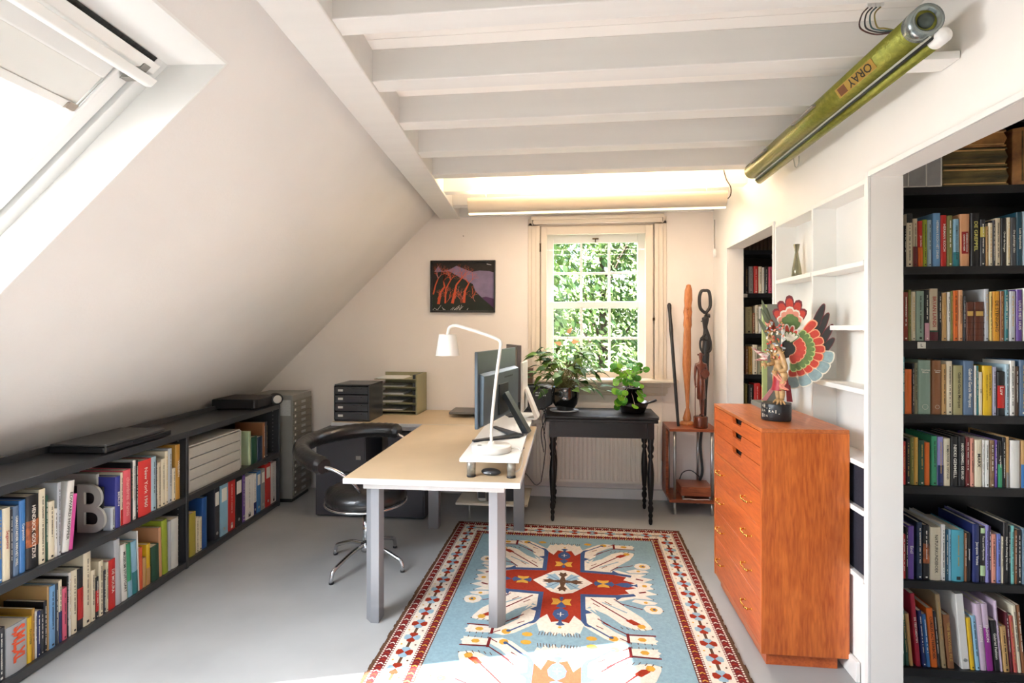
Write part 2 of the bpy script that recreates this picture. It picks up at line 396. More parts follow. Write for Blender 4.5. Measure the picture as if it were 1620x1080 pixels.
b = MB(); skybar(b, SU0+s1, SU1-s1-.002, 2.185, 2.205, F0+0.018, F0+0.055); b.build('blind_rail', WHITE, bl, bevel=0.003)
b = MB(); skybar(b, SU1-s1-0.035, SU1-s1-.004, 2.183, 2.20, F0+0.008, F0+0.03); b.build('blind_end_cap', M('end_cap', '#9c8f82', 0.5), bl)

# ============================================================ OBJECTS
# ---- rug: blue field, white blossoms round a red stepped cross, three-band border
def build_rug():
    names = [('rug_blue', '#87a3ad'), ('rug_cream', '#ddd2c2'), ('rug_red', '#96321f'), ('rug_dark_red', '#6e2424'), ('rug_navy', '#3f5378'),
             ('rug_gold', '#cc9a3e'), ('rug_brown', '#5c4230'), ('rug_light_blue', '#8fabb9'), ('rug_orange', '#b9622c')]
    mats = [M(n, c, 0.95, var=0.14, scale=70, bump=0.25, bscale=220, spec=0.1) for n, c in names]
    BL, CR, RE, DR, NA, GO, BR, LB, OR = range(9)
    b = MB(); hw, v1, v0 = 0.82, 0.90, -2.10
    b.mi = BL; b.box(-hw, hw, v0, v1, 0.0, 0.008)
    lev = [0]
    def poly(pts, mi, z):
        area = sum(pts[i][0]*pts[(i+1) % len(pts)][1]-pts[(i+1) % len(pts)][0]*pts[i][1] for i in range(len(pts)))
        if area < 0: pts = pts[::-1]
        lev[0] = (lev[0]+1) % 17; z += lev[0]*1.3e-5
        b.mi = mi; b.add([(x, y, z) for x, y in pts], [tuple(range(len(pts)))], False)
    def line(p, q, wd, mi, z):
        dx, dy = q[0]-p[0], q[1]-p[1]; l = math.hypot(dx, dy); nx, ny = -dy/l*wd/2, dx/l*wd/2
        poly([(p[0]+nx, p[1]+ny), (q[0]+nx, q[1]+ny), (q[0]-nx, q[1]-ny), (p[0]-nx, p[1]-ny)], mi, z)
    def disc(c, r, mi, z, n=10, sy=1):
        poly([(c[0]+r*math.cos(2*PI*i/n), c[1]+r*sy*math.sin(2*PI*i/n)) for i in range(n)], mi, z)
    Z = [0.0083+0.00025*i for i in range(8)]
    # border bands: brown selvedge, red chevrons, cream with blossoms, red chevrons
    def ring(i0, i1, mi, z):
        x0, x1, y0, y1 = -hw+i0, hw-i0, v0+i0, v1-i0; X0, X1, Y0, Y1 = -hw+i1, hw-i1, v0+i1, v1-i1
        poly([(x0, y0), (x1, y0), (X1, Y0), (X0, Y0)], mi, z); poly([(X0, Y1), (X1, Y1), (x1, y1), (x0, y1)], mi, z)
        poly([(x0, y0), (X0, Y0), (X0, Y1), (x0, y1)], mi, z); poly([(X1, Y0), (x1, y0), (x1, y1), (X1, Y1)], mi, z)
    ring(0, 0.014, BR, Z[0]); ring(0.014, 0.066, DR, Z[0]); ring(0.066, 0.170, CR, Z[0]); ring(0.170, 0.222, DR, Z[0]); ring(0.222, 0.226, BR, Z[0])
    def along(inset):   # walk the four sides, giving centre, direction
        x0, x1, y0, y1 = -hw+inset, hw-inset, v0+inset, v1-inset
        return [((x0, y0), (0, 1), y1-y0), ((x1, y0), (0, 1), y1-y0), ((x0, y0), (1, 0), x1-x0), ((x0, y1), (1, 0), x1-x0)]
    for inset, cm in ((0.040, CR), (0.196, GO)):
        for (o, d, l) in along(inset):
            n = int(l/0.026); st = l/n
            for i in range(n):
                t = (i+0.5)*st; cx, cy = o[0]+d[0]*t, o[1]+d[1]*t; px, py = -d[1], d[0]
                f = lambda a, c: (cx+d[0]*a+px*c, cy+d[1]*a+py*c)
                poly([f(0.009, 0), f(0.0, 0.012), f(-0.007, 0.012), f(0.002, 0)], cm if i % 2 else RE, Z[1])
                poly([f(0.002, 0), f(-0.007, -0.012), f(0.0, -0.012), f(0.009, 0)], cm if i % 2 else RE, Z[1])
            n = int(l/0.016); st = l/n
            for sd in (-1, 1):
                for i in range(n):
                    t = (i+0.5)*st; cx, cy = o[0]+d[0]*t-d[1]*sd*0.0205, o[1]+d[1]*t+d[0]*sd*0.0205; px, py = -d[1], d[0]
                    poly([(cx-d[0]*.0045-px*.0042, cy-d[1]*.0045-py*.0042), (cx+d[0]*.0045-px*.0042, cy+d[1]*.0045-py*.0042), (cx+d[0]*.0045+px*.0042, cy+d[1]*.0045+py*.0042), (cx-d[0]*.0045+px*.0042, cy-d[1]*.0045+py*.0042)], CR, Z[1])
    for (o, d, l) in along(0.118):
        n = int(l/0.118); st = l/n; px, py = -d[1], d[0]
        for i in range(n+1):
            t = i*st; cx, cy = o[0]+d[0]*t, o[1]+d[1]*t
            if i < n: line((cx+d[0]*.03, cy+d[1]*.03), (cx+d[0]*(st-.03), cy+d[1]*(st-.03)), 0.014, BR, Z[1])
            c1, c2 = (RE, LB) if i % 2 else (LB, RE)
            for (dx, dy, mi) in ((d[0], d[1], c1), (-d[0], -d[1], c1), (px, py, c2), (-px, -py, c2)):
                qx, qy = -dy, dx
                poly([(cx, cy), (cx+dx*.020+qx*.022, cy+dy*.020+qy*.022), (cx+dx*.036+qx*.018, cy+dy*.036+qy*.018), (cx+dx*.040, cy+dy*.040), (cx+dx*.036-qx*.018, cy+dy*.036-qy*.018), (cx+dx*.020-qx*.022, cy+dy*.020-qy*.022)], mi, Z[2])
            for sd in (-1, 1):
                disc((cx+d[0]*st/2+px*sd*.034, cy+d[1]*st/2+py*sd*.034), 0.006, GO if sd > 0 else BR, Z[2], 5)
    # medallions, each drawn in one quarter and mirrored
    for vc in (0.0, -1.20):
        for sx in (1, -1):
            for sy in (1, -1):
                q = lambda pts: [(x*sx, vc+(y if y < 0.4 else 0.4+(y-0.4)*0.74)*sy) for x, y in pts]
                # white ground of the quarter with blossom arms
                poly(q([(0, 0), (0.50, 0.0), (0.52, 0.03), (0.47, 0.05), (0.53, 0.09), (0.46, 0.115), (0.50, 0.155), (0.40, 0.15), (0.33, 0.185), (0.22, 0.20), (0.12, 0.30), (0.13, 0.42), (0.115, 0.50), (0.10, 0.58), (0.08, 0.565), (0.065, 0.61), (0.045, 0.575), (0.025, 0.62), (0.0, 0.585)]), CR, Z[1])
                poly(q([(0.12, 0.20), (0.24, 0.16), (0.30, 0.20), (0.42, 0.35), (0.45, 0.43), (0.455, 0.47), (0.41, 0.49), (0.36, 0.48), (0.31, 0.44), (0.24, 0.34), (0.16, 0.28)]), CR, Z[1])
                poly(q([(0.10, 0.30), (0.17, 0.28), (0.20, 0.36), (0.21, 0.44), (0.27, 0.53), (0.33, 0.59), (0.32, 0.64), (0.27, 0.655), (0.22, 0.62), (0.15, 0.53), (0.11, 0.47)]), CR, Z[1])
                poly(q([(0.33, 0.565), (0.45, 0.555), (0.46, 0.575), (0.455, 0.585), (0.47, 0.605), (0.455, 0.625), (0.46, 0.645), (0.33, 0.635)]), CR, Z[1])
                poly(q([(0.455, 0.22), (0.50, 0.215), (0.53, 0.235), (0.535, 0.27), (0.515, 0.30), (0.475, 0.305), (0.445, 0.285), (0.435, 0.25)]), CR, Z[1])
                poly(q([(0.38, 0.185), (0.40, 0.16), (0.47, 0.165), (0.52, 0.185), (0.50, 0.205), (0.44, 0.215)]), CR, Z[1])
                poly(q([(0, 0), (0.355, 0), (0.42, 0.03), (0.355, 0.06), (0.375, 0.10), (0.30, 0.125), (0.103, 0.137), (0.105, 0.42), (0.07, 0.37), (0.045, 0.46), (0.0, 0.44)]), RE, Z[2])
                poly(q([(0.103, 0.137), (0.30, 0.125), (0.40, 0.10), (0.41, 0.125), (0.33, 0.15), (0.30, 0.185), (0.295, 0.155), (0.13, 0.165), (0.130, 0.30), (0.165, 0.33), (0.13, 0.345), (0.135, 0.44), (0.155, 0.50), (0.125, 0.48), (0.105, 0.42)]), NA, Z[3])
                line(q([(0.135, 0.46)])[0], q([(0.245, 0.60)])[0], 0.010, NA, Z[3])
                disc(q([(0.26, 0.61)])[0], 0.024, GO, Z[3], 7); disc(q([(0.25, 0.60)])[0], 0.012, NA, Z[4], 6)
                line(q([(0.16, 0.18)])[0], q([(0.36, 0.40)])[0], 0.009, DR, Z[3])
                poly(q([(0.33, 0.385), (0.36, 0.37), (0.40, 0.41), (0.41, 0.44), (0.365, 0.43)]), RE, Z[3]); disc(q([(0.405, 0.445)])[0], 0.022, GO, Z[4], 6)
                line(q([(0.19, 0.385)])[0], q([(0.25, 0.46)])[0], 0.007, DR, Z[3]); line(q([(0.215, 0.425)])[0], q([(0.33, 0.555)])[0], 0.007, DR, Z[3])
                line(q([(0.33, 0.54)])[0], q([(0.33, 0.65)])[0], 0.014, DR, Z[3]); line(q([(0.33, 0.553)])[0], q([(0.465, 0.548)])[0], 0.010, DR, Z[3]); disc(q([(0.395, 0.60)])[0], 0.022, GO, Z[3], 6, 0.8)
                line(q([(0.285, 0.17)])[0], q([(0.335, 0.235)])[0], 0.007, DR, Z[3]); line(q([(0.315, 0.215)])[0], q([(0.43, 0.265)])[0], 0.007, DR, Z[3])
                disc(q([(0.487, 0.26)])[0], 0.022, GO, Z[3], 6); disc(q([(0.49, 0.26)])[0], 0.009, NA, Z[4], 5)
                disc(q([(0.455, 0.19)])[0], 0.013, GO, Z[3], 5)
                line(q([(0.43, 0.085)])[0], q([(0.47, 0.07)])[0], 0.014, DR, Z[3])
                disc(q([(0.155, 0.625)])[0], 0.028, GO, Z[1], 7, 0.7)
                for i in range(4): line(q([(0.34+i*.032, 0.638)])[0], q([(0.34+i*.032, 0.658)])[0], 0.004, BR, Z[2])
                for (x, y) in ((0.52, 0.03), (0.53, 0.09), (0.50, 0.155), (0.535, 0.27), (0.455, 0.47)): disc(q([(x, y)])[0], 0.0055, BR, Z[2], 4)
                for i in range(5): line(q([(0.30+i*.028, 0.475-abs(i-2)*.006)])[0], q([(0.312+i*.028, 0.500-abs(i-2)*.006)])[0], 0.004, BR, Z[4])
                for (x, y) in ((0.17, 0.23), (0.235, 0.205), (0.18, 0.47), (0.29, 0.60)): line(q([(x, y)])[0], q([(x+.035, y+.035)])[0], 0.006, DR, Z[4])
                line(q([(0.155, 0.30)])[0], q([(0.235, 0.40)])[0], 0.012, BL, Z[4]); line(q([(0.22, 0.215)])[0], q([(0.345, 0.31)])[0], 0.010, BL, Z[4])
                for k in range(7): x = 0.012+k*.014; line(q([(x, 0.585)])[0], q([(x+.004, 0.625)])[0], 0.0035, BR, Z[2])
                # central star quarter
                poly(q([(0, 0), (0.175, 0), (0.06, 0.13), (0.0, 0.150)]), CR, Z[4])
                poly(q([(0.012, 0.0), (0.10, 0.035), (0.085, 0.06), (0.105, 0.085), (0.065, 0.085), (0.05, 0.10), (0.02, 0.045)]), LB, Z[5])
                line(q([(0.02, 0.012)])[0], q([(0.08, 0.07)])[0], 0.004, NA, Z[6])
                poly(q([(0, 0), (0.02, 0.0), (0.010, 0.06), (0.03, 0.09), (0.02, 0.095), (0.018, 0.12), (0.0, 0.105)]), BR, Z[6])
                poly(q([(0, 0), (0.0, 0.02), (0.05, 0.012), (0.08, 0.03), (0.088, 0.018), (0.12, 0.012), (0.105, 0.0)]), BR, Z[6])
                # yellow and navy clover at the four arms, half each
                poly(q([(0, 0.235), (0.02, 0.205), (0.055, 0.20), (0.045, 0.235), (0.055, 0.27), (0.02, 0.265)]), GO, Z[4]); poly(q([(0, 0.235), (0.012, 0.19), (0.0, 0.18)]), NA, Z[5]); poly(q([(0, 0.235), (0.028, 0.29), (0.0, 0.30)]), NA, Z[5])
                poly(q([(0.235, 0), (0.205, 0.02), (0.20, 0.045), (0.235, 0.038), (0.27, 0.045), (0.265, 0.02)]), GO, Z[4]); poly(q([(0.235, 0), (0.19, 0.028), (0.18, 0.0)]), NA, Z[5]); poly(q([(0.235, 0), (0.285, 0.03), (0.30, 0.0)]), NA, Z[5])
                poly(q([(0, 0.30), (0.035, 0.33), (0.042, 0.37), (0.025, 0.41), (0.006, 0.43), (0.01, 0.46), (0.025, 0.485), (0.0, 0.50)]), NA, Z[4])
                poly(q([(0.30, 0), (0.34, 0.025), (0.375, 0.028), (0.41, 0.006), (0.43, 0.02), (0.43, 0.0)]), NA, Z[4])
                line(q([(0.0, 0.345)])[0], q([(0.0, 0.385)])[0], 0.005, CR, Z[5]); line(q([(0.0, 0.365)])[0], q([(0.018, 0.365)])[0], 0.004, CR, Z[5])
                disc(q([(0.47, 0.0)])[0], 0.016, GO, Z[4], 6); disc(q([(0.0, 0.52)])[0], 0.010, GO, Z[5], 6)
    # fringe of brown yarn along the two ends and ragged selvedge
    for y, s in ((v1, 1), (v0, -1)):
        b.mi = DR
        x = -hw
        while x < hw:
            l = random.uniform(0.006, 0.016); b.box(x, x+0.005, min(y, y+s*l), max(y, y+s*l), 0.001, 0.005); x += 0.009
    for sx in (-1, 1):
        b.mi = BR; y = v0
        while y < v1:
            l = random.uniform(0.001, 0.008); b.box(min(sx*hw, sx*(hw+l)), max(sx*hw, sx*(hw+l)), y, y+0.014, 0.001, 0.006); y += 0.018
    o = b.build('rug', mats); o.location = (-0.055, 3.187, 0.0); o.rotation_euler = (0, 0, math.radians(-0.7))
    tag(o, 'patterned flat-woven rug with pale blue field and red medallions on the floor', 'rug')
build_rug()

# ---- desks
DESKTOP = M('desk_linoleum', '#c6b08f', 0.5, var=0.05, scale=6, bump=0.03, bscale=120)
DEDGE = M('desk_edge_white', '#b9b9b8', 0.45); DLEG = M('desk_leg_grey', '#7f8084', 0.42, 0.15)
def leg_poly(cx, cy, s, ox, oy):
    h = s/2; c = s*0.45; pts = [(-h, -h), (h, -h), (h, h), (-h, h)]; out = []
    for i, (x, y) in enumerate(pts):
        if x*ox > 0 and y*oy > 0:
            p, n = pts[i-1], pts[(i+1) % 4]
            out += [(x-c*(x-p[0])/s, y-c*(y-p[1])/s), (x+c*(n[0]-x)/s, y+c*(n[1]-y)/s)]
        else: out.append((x, y))
    return [(cx+x, cy+y) for x, y in out]
def desk(name, label, loc, rz, W, D, legs):
    t = thing(name, label, 'desk', loc, rz)
    MB().box(0, W, 0, D, 0.722, 0.750).build('edge_band', DEDGE, t, bevel=0.003)
    MB().box(0.004, W-0.004, 0.004, D-0.004, 0.7495, 0.7512).build('desktop', DESKTOP, t)
    b = MB(); b.box(0.085, W-0.085, 0.055, 0.08, 0.685, 0.722).box(0.085, W-0.085, D-0.08, D-0.055, 0.685, 0.722).box(0.085, 0.11, 0.08, D-0.08, 0.685, 0.722).box(W-0.11, W-0.085, 0.08, D-0.08, 0.685, 0.722)
    b.build('apron', DEDGE, t, bevel=0.002)
    for (x, y, ox, oy) in legs:
        MB().prism(leg_poly(x, y, 0.078, ox, oy), 0.0, 0.6855).build('leg', DLEG, t, bevel=0.002)
    return t
desk('desk', 'long desk with beige linoleum top and four grey legs beside the rug', (-1.137, 2.582, 0), -0.010+0.022, 0.89, 1.50,
     [(0.125, 0.105, -1, -1), (0.765, 0.105, 1, -1), (0.125, 1.395, -1, 1), (0.765, 1.395, 1, 1)])
desk('desk', 'beige desk against the back wall under the hanging picture', (-1.90, 4.095, 0), 0.0, 1.54, 0.715,
     [(0.36, 0.50, -1, -1), (0.46, 0.50, 1, -1), (0.15, 0.60, -1, 1), (1.40, 0.60, 1, 1)])
# ---- riser board
t = thing('monitor_riser', 'white board on marbled tube feet standing along the right desk edge', 'riser shelf', (-0.548, 2.600, 0.7512), 0.020)
MB().box(0, 0.292, 0, 1.46, 0.092, 0.110).build('board', WHITE, t, bevel=0.0015)
MARB = M('marbled_tube', '#b9b6ab', 0.25, 0.5, var=0.55, scale=35)
for (x, y) in ((0.045, 0.08), (0.247, 0.08), (0.045, 1.38), (0.247, 1.38), (0.247, 0.73)):
    f = MB().cyl((x, y, 0.008), 0.0215, 0.084, 22).build('tube_foot', MARB, t)
    MB().cyl((x, y, 0.0), 0.0225, 0.009, 22).build('rubber_cap', BPLAST, f)
# mouse under the riser
b = MB(); b.ball((0, 0, 0.016), 0.03, 18, 10, (1.0, 1.75, 0.62)); o = b.build('computer_mouse', M('mouse_grey', '#2e3033', 0.35)); o.location = (-0.41, 2.72, 0.7515); o.rotation_euler = (0, 0, 1.35)
MB().box(-0.0295, 0.0295, -0.012, 0.03, 0.012, 0.0165).build('side_strip', M('mouse_silver', '#a4a7aa', 0.3, 0.4), o, bevel=0.002)
tag(o, 'dark computer mouse lying under the white riser board', 'computer mouse')

# ---- desk lamp
t = thing('desk_lamp', 'white bent-arm desk lamp with conical shade on the riser board', 'lamp', (-0.415, 2.77, 0.8615), 0)
LW_ = M('lamp_white', '#dcd8cf', 0.35)
MB().lathe([(0.098, 0.0), (0.103, 0.003), (0.103, 0.026), (0.098, 0.032), (0.022, 0.034), (0.018, 0.045), (0.014, 0.05), (0.0001, 0.05)], n=40).build('base', LW_, t)
path = smoothpath([(0, 0, 0.045), (0.002, 0, 0.15), (0.022, 0, 0.35), (0.046, 0, 0.53)], 4)[:-1]+smoothpath([(0.046, 0, 0.53), (0.047, 0, 0.565), (0.022, 0, 0.583), (-0.06, 0, 0.613), (-0.165, 0, 0.645), (-0.192, 0, 0.650), (-0.222, 0, 0.637), (-0.230, 0, 0.600)], 6)
MB().tube(path, 0.0085, 12).build('arm', LW_, t)
sh = MB().lathe([(0.0001, 0.603), (0.044, 0.603), (0.045, 0.600), (0.062, 0.492), (0.060, 0.492), (0.043, 0.598), (0.0001, 0.598)], (-0.232, 0, 0), 36).build('shade', LW_, t)
b = MB(); b.ball((-0.232, 0, 0.55), 0.022); b.cyl((-0.232, 0, 0.568), 0.014, 0.03); b.build('bulb', M('bulb_frosted', '#f4ecdc', 0.4), sh)
MB().cyl((-0.058, -0.03, 0.0335), 0.011, 0.002).build('switch', GREYM, t)
b = MB(); b.tube(smoothpath([(0.10, 0.02, 0.01), (0.145, 0.0, 0.015), (0.165, -0.04, -0.03), (0.155, -0.07, -0.07), (0.12, -0.06, -0.095)], 6), 0.003, 6); b.build('cord', LW_, t)

# ---- monitors on the riser
MONB = M('monitor_blue_grey', '#5a666f', 0.45, 0.2, var=0.06, scale=10); MOND = M('monitor_dark_plastic', '#24282c', 0.4)
SCREEN = M('dark_screen', '#08090b', 0.12)
t = thing('monitor', 'blue grey monitor seen from behind standing nearest the desk lamp', 'monitor', (-0.452, 3.275, 0.8615), 0)
pt = Matrix.Rotation(math.radians(-100), 4, 'Z')
b = MB(); b.T = pt; b.box(-0.375, 0.375, -0.012, 0.006, 0.082, 0.505); b.build('panel', MONB, t, bevel=0.003)
b = MB(); b.T = pt; b.box(-0.37, 0.37, -0.0135, -0.0125, 0.088, 0.500); b.build('screen', SCREEN, t)
b = MB(); b.T = pt; b.prism([(0.006, 0.09), (0.030, 0.10), (0.036, 0.37), (0.006, 0.385)], -0.35, 0.35, 'x'); b.build('back_housing', MONB, t, bevel=0.004)
b = MB(); b.T = pt; b.box(-0.09, 0.09, 0.034, 0.042, 0.12, 0.30)
for i in range(9): b.box(-0.2+i*0.02, -0.19+i*0.02, 0.036, 0.0375, 0.33, 0.34)
b.build('mount_plate', MOND, t, bevel=0.002)
b = MB(); b.T = pt; b.prism([(0.04, 0.23), (0.058, 0.25), (0.205, 0.010), (0.165, 0.006)], -0.04, 0.04, 'x'); b.build('stand_neck', MOND, t, bevel=0.003)
b = MB(); b.prism([(0.17, -0.10), (0.15, -0.165), (-0.09, -0.315), (-0.105, -0.290), (0.085, -0.115), (-0.05, 0.13), (-0.03, 0.145)], 0.0, 0.011); b.build('stand_foot', MOND, t, bevel=0.002)
t = thing('monitor', 'second dark monitor standing behind the blue grey one on the riser', 'monitor', (-0.43, 3.90, 0.8615), 0)
R3_ = Matrix.Rotation(math.radians(-68), 4, 'Z')
b = MB(); b.T = R3_; b.box(-0.13, 0.17, -0.012, 0.018, 0.12, 0.515); b.build('panel', M('monitor_grey_brown', '#6d6560', 0.4, 0.3), t, bevel=0.004)
b = MB(); b.T = R3_; b.box(-0.122, 0.162, -0.0135, -0.0125, 0.128, 0.507); b.build('screen', SCREEN, t)
b = MB(); b.T = R3_; b.box(-0.03, 0.03, 0.018, 0.04, 0.01, 0.30); b.box(-0.08, 0.08, -0.05, 0.06, 0, 0.010); b.build('stand', MOND, t, bevel=0.003)
t = thing('tablet_stand', 'white upright screen on slanted white leg at the far right of the riser', 'tablet stand', (-0.335, 3.80, 0.8615), 0)
R2_ = Matrix.Rotation(math.radians(-92), 4, 'Z')
SILV = M('silver_plastic', '#e0dbd0', 0.35, 0.0)
b = MB(); b.T = R2_; b.box(-0.14, 0.14, -0.008, 0.008, 0.06, 0.40); b.build('panel', SILV, t, bevel=0.004)
b = MB(); b.T = R2_; b.box(-0.132, 0.132, -0.0095, -0.0085, 0.07, 0.39); b.build('screen', SCREEN, t)
b = MB(); b.T = R2_; b.prism([(0.008, 0.21), (0.018, 0.22), (0.105, 0.012), (0.092, 0.0), (-0.05, 0.0), (-0.05, 0.010), (0.078, 0.012)], -0.07, 0.07, 'x'); b.build('stand', SILV, t, bevel=0.003)

# ---- black rounded machine behind the monitors, box beside it and cables
t = thing('printer', 'black rounded office machine with silver buttons behind the monitors', 'printer', (-0.66, 4.57, 0.7515), 0)
b = MB(); prof = [(-0.17, 0.12), (-0.17, 0.24), (-0.14, 0.26), (0.14, 0.26), (0.17, 0.24), (0.17, 0.12), (0.13, 0.07), (-0.13, 0.07)]
b.prism([(x*1.9+0.18, z) for x, z in prof], -0.12, 0.14, 'y'); b.box(-0.02, 0.38, -0.10, 0.12, 0.0, 0.07); b.build('body', BPLAST, t, bevel=0.012, seg=3)
b = MB(); b.box(-0.02, 0.36, -0.02, 0.13, 0.26, 0.275); b.build('lid', BPLAST, t, bevel=0.004)
b = MB()
for i in range(2):
    for j in range(2): b.box(0.36+i*0.05, 0.395+i*0.05, -0.1235, -0.1195, 0.185+j*0.022, 0.195+j*0.022)
b.build('buttons', STEEL, t)
MB().box(-0.36, 0.02, -0.16, 0.10, 0.028, 0.048).build('paper_tray', M('tray_grey', '#6b6660', 0.4), t, bevel=0.004)
o = MB().box(-0.07, 0.07, -0.05, 0.05, 0.0, 0.13).build('cardboard_box', M('brown_card', '#6d5342', 0.7, var=0.1), bevel=0.003); o.location = (-0.40, 4.62, 1.0275)
tag(o, 'small brown box standing on top of the black office machine', 'box')
for i, (pts, lab) in enumerate((([(-0.26, 4.10, 0.86), (-0.235, 4.16, 0.88), (-0.205, 4.22, 0.80), (-0.215, 4.18, 0.68), (-0.20, 4.13, 0.60), (-0.215, 4.10, 0.45), (-0.24, 4.2, 0.30)], 'black cable looping down behind the right end of the riser'),
                              ([(-0.27, 4.28, 0.98), (-0.24, 4.20, 1.02), (-0.21, 4.15, 0.98), (-0.205, 4.12, 0.88), (-0.225, 4.10, 0.80), (-0.205, 4.08, 0.70)], 'black cable curling in front of the black office machine'),
                              ([(-0.30, 4.30, 1.00), (-0.27, 4.22, 1.05), (-0.225, 4.18, 0.96), (-0.20, 4.17, 0.82), (-0.235, 4.14, 0.70), (-0.215, 4.12, 0.55)], 'black cable hanging highest beside the office machine'))):
    tag(MB().tube(smoothpath(pts, 8), 0.0035, 6).build('cable', BPLAST), lab, 'cable')
tag(MB().tube(smoothpath([(-0.245, 4.18, 0.30), (-0.30, 4.4, 0.22), (-0.39, 4.6, 0.25), (-0.42, 4.7, 0.20), (-0.5, 4.70, 0.12), (-0.62, 4.6, 0.15)], 8), 0.004, 6).build('cable', M('cable_grey', '#8b8780', 0.5)), 'grey cable slung low along the back wall beside the radiator', 'cable')

# ---- low trolley with a computer case under the far desk
t = thing('low_shelf', 'low white shelf on thin steel legs under the desks', 'shelf', (-0.90, 4.12, 0), 0)
MB().box(0, 0.56, 0, 0.45, 0.125, 0.143).build('board', M('trolley_cream', '#d6cdb8', 0.5), t, bevel=0.003)
for (x, y) in ((0.10, 0.05), (0.50, 0.05), (0.10, 0.40), (0.50, 0.40)): MB().cyl((x, y, 0), 0.008, 0.125, 12).build('leg', STEEL, t)
t = thing('computer_case', 'black computer case with rounded silver end on the low shelf', 'computer', (-0.74, 4.16, 0.1435), 0.1)
MB().box(0.06, 0.36, 0, 0.34, 0, 0.16).build('body', BPLAST, t, bevel=0.01)
b = MB(); b.prism([(0.0, 0.03), (0.02, 0.0), (0.08, 0.0), (0.08, 0.17), (0.02, 0.17), (0.0, 0.14)], -0.01, 0.35, 'y'); b.build('front_bezel', STEEL, t, bevel=0.01)
MB().box(0.012, 0.07, -0.014, -0.0095, 0.03, 0.14).build('front_grille', BPLAST, t, bevel=0.01)

# ---- dark low cabinets under the far desk
DG = M('anthracite_metal', '#46454a', 0.5, 0.1, var=0.06, scale=5)
t = thing('filing_cabinet', 'long low anthracite cabinet standing on the floor under the far desk', 'cabinet', (-2.03, 4.10, 0), 0.01)
MB().box(0, 0.89, 0.004, 0.40, 0.01, 0.355).build('body', DG, t, bevel=0.004); MB().box(0.01, 0.88, -0.006, 0.004, 0.02, 0.35).build('front', DG, t, bevel=0.003)
for nm, lab, x0, x1 in (('filing_cabinet', 'square anthracite cabinet stacked on the low one behind the stool', -2.03, -1.62), ('filing_cabinet', 'smaller anthracite cabinet stacked beside the inner desk edge', -1.44, -1.15)):
    t = thing(nm, lab, 'cabinet', (x0, 4.11, 0.3565), 0)
    MB().box(0, x1-x0, 0.004, 0.38, 0, 0.32).build('body', DG, t, bevel=0.004); MB().box(0.008, x1-x0-0.008, -0.008, 0.004, 0.008, 0.312).build('front', DG, t, bevel=0.003)
    MB().box((x1-x0)-0.075, (x1-x0)-0.035, -0.011, -0.008, 0.10, 0.13).build('lock_plate', STEEL, t, bevel=0.001)

# ---- black drawer box and letter trays on the far desk
t = thing('drawer_box', 'black box with four drawers at the left end of the far desk', 'drawer box', (-1.89, 4.13, 0.7515), 0.02)
b = MB(); b.box(0, 0.29, 0.012, 0.33, 0, 0.012).box(0, 0.29, 0.012, 0.33, 0.285, 0.295).box(0, 0.008, 0.0, 0.33, 0.012, 0.285).box(0.282, 0.29, 0.0, 0.33, 0.012, 0.285).box(0.008, 0.282, 0.32, 0.33, 0.012, 0.285)
b.build('housing', BLACKM, t, bevel=0.002)
LABW = M('label_white', '#e4e0d6', 0.7)
for i in range(4):
    z = 0.016+i*0.067
    d = MB().box(0.010, 0.280, 0.0, 0.30, z, z+0.060).build('drawer', BLACKM, t, bevel=0.003)
    b = MB(); b.box(0.11, 0.23, -0.012, 0.001, z+0.040, z+0.048); b.build('handle', BLACKM, d, bevel=0.002)
    MB().box(0.035, 0.075, -0.002, 0.001, z+0.022, z+0.040).build('label_card', LABW, d)
t = thing('letter_tray', 'olive grey letter rack with five trays of papers on the far desk', 'letter tray', (-1.70, 4.50, 0.7515), 0.0)
OLV = M('letter_tray_olive', '#8f8a66', 0.5); TRD = M('tray_dark_inside', '#26282a', 0.5)
b = MB(); b.box(0.37, 0.385, 0, 0.30, 0, 0.345).box(0, 0.385, 0.29, 0.30, 0, 0.345).box(0.0, 0.385, 0, 0.30, 0, 0.008); b.build('frame', OLV, t, bevel=0.002)
for i in range(5):
    z = 0.03+i*0.068
    tr = MB().box(-0.01+0.004*i, 0.37, -0.005, 0.29, z, z+0.006).build('tray', OLV, t, bevel=0.001)
    b = MB(); b.box(0.345, 0.37, 0.0, 0.285, z+0.006, z+0.040); b.build('tray_side', TRD, tr)
    n = (3, 5, 4, 2, 2)[i]; b = MB()
    for k in range(n): b.T = Matrix.Translation((random.uniform(-.01, .015), random.uniform(-.008, .008), 0)) @ Matrix.Rotation(random.uniform(-.03, .03), 4, 'Z'); b.box(0.02, 0.25, 0.01, 0.27, z+0.007+k*0.0035, z+0.0095+k*0.0035)
    b.build('paper_sheets', PAPERW, tr)

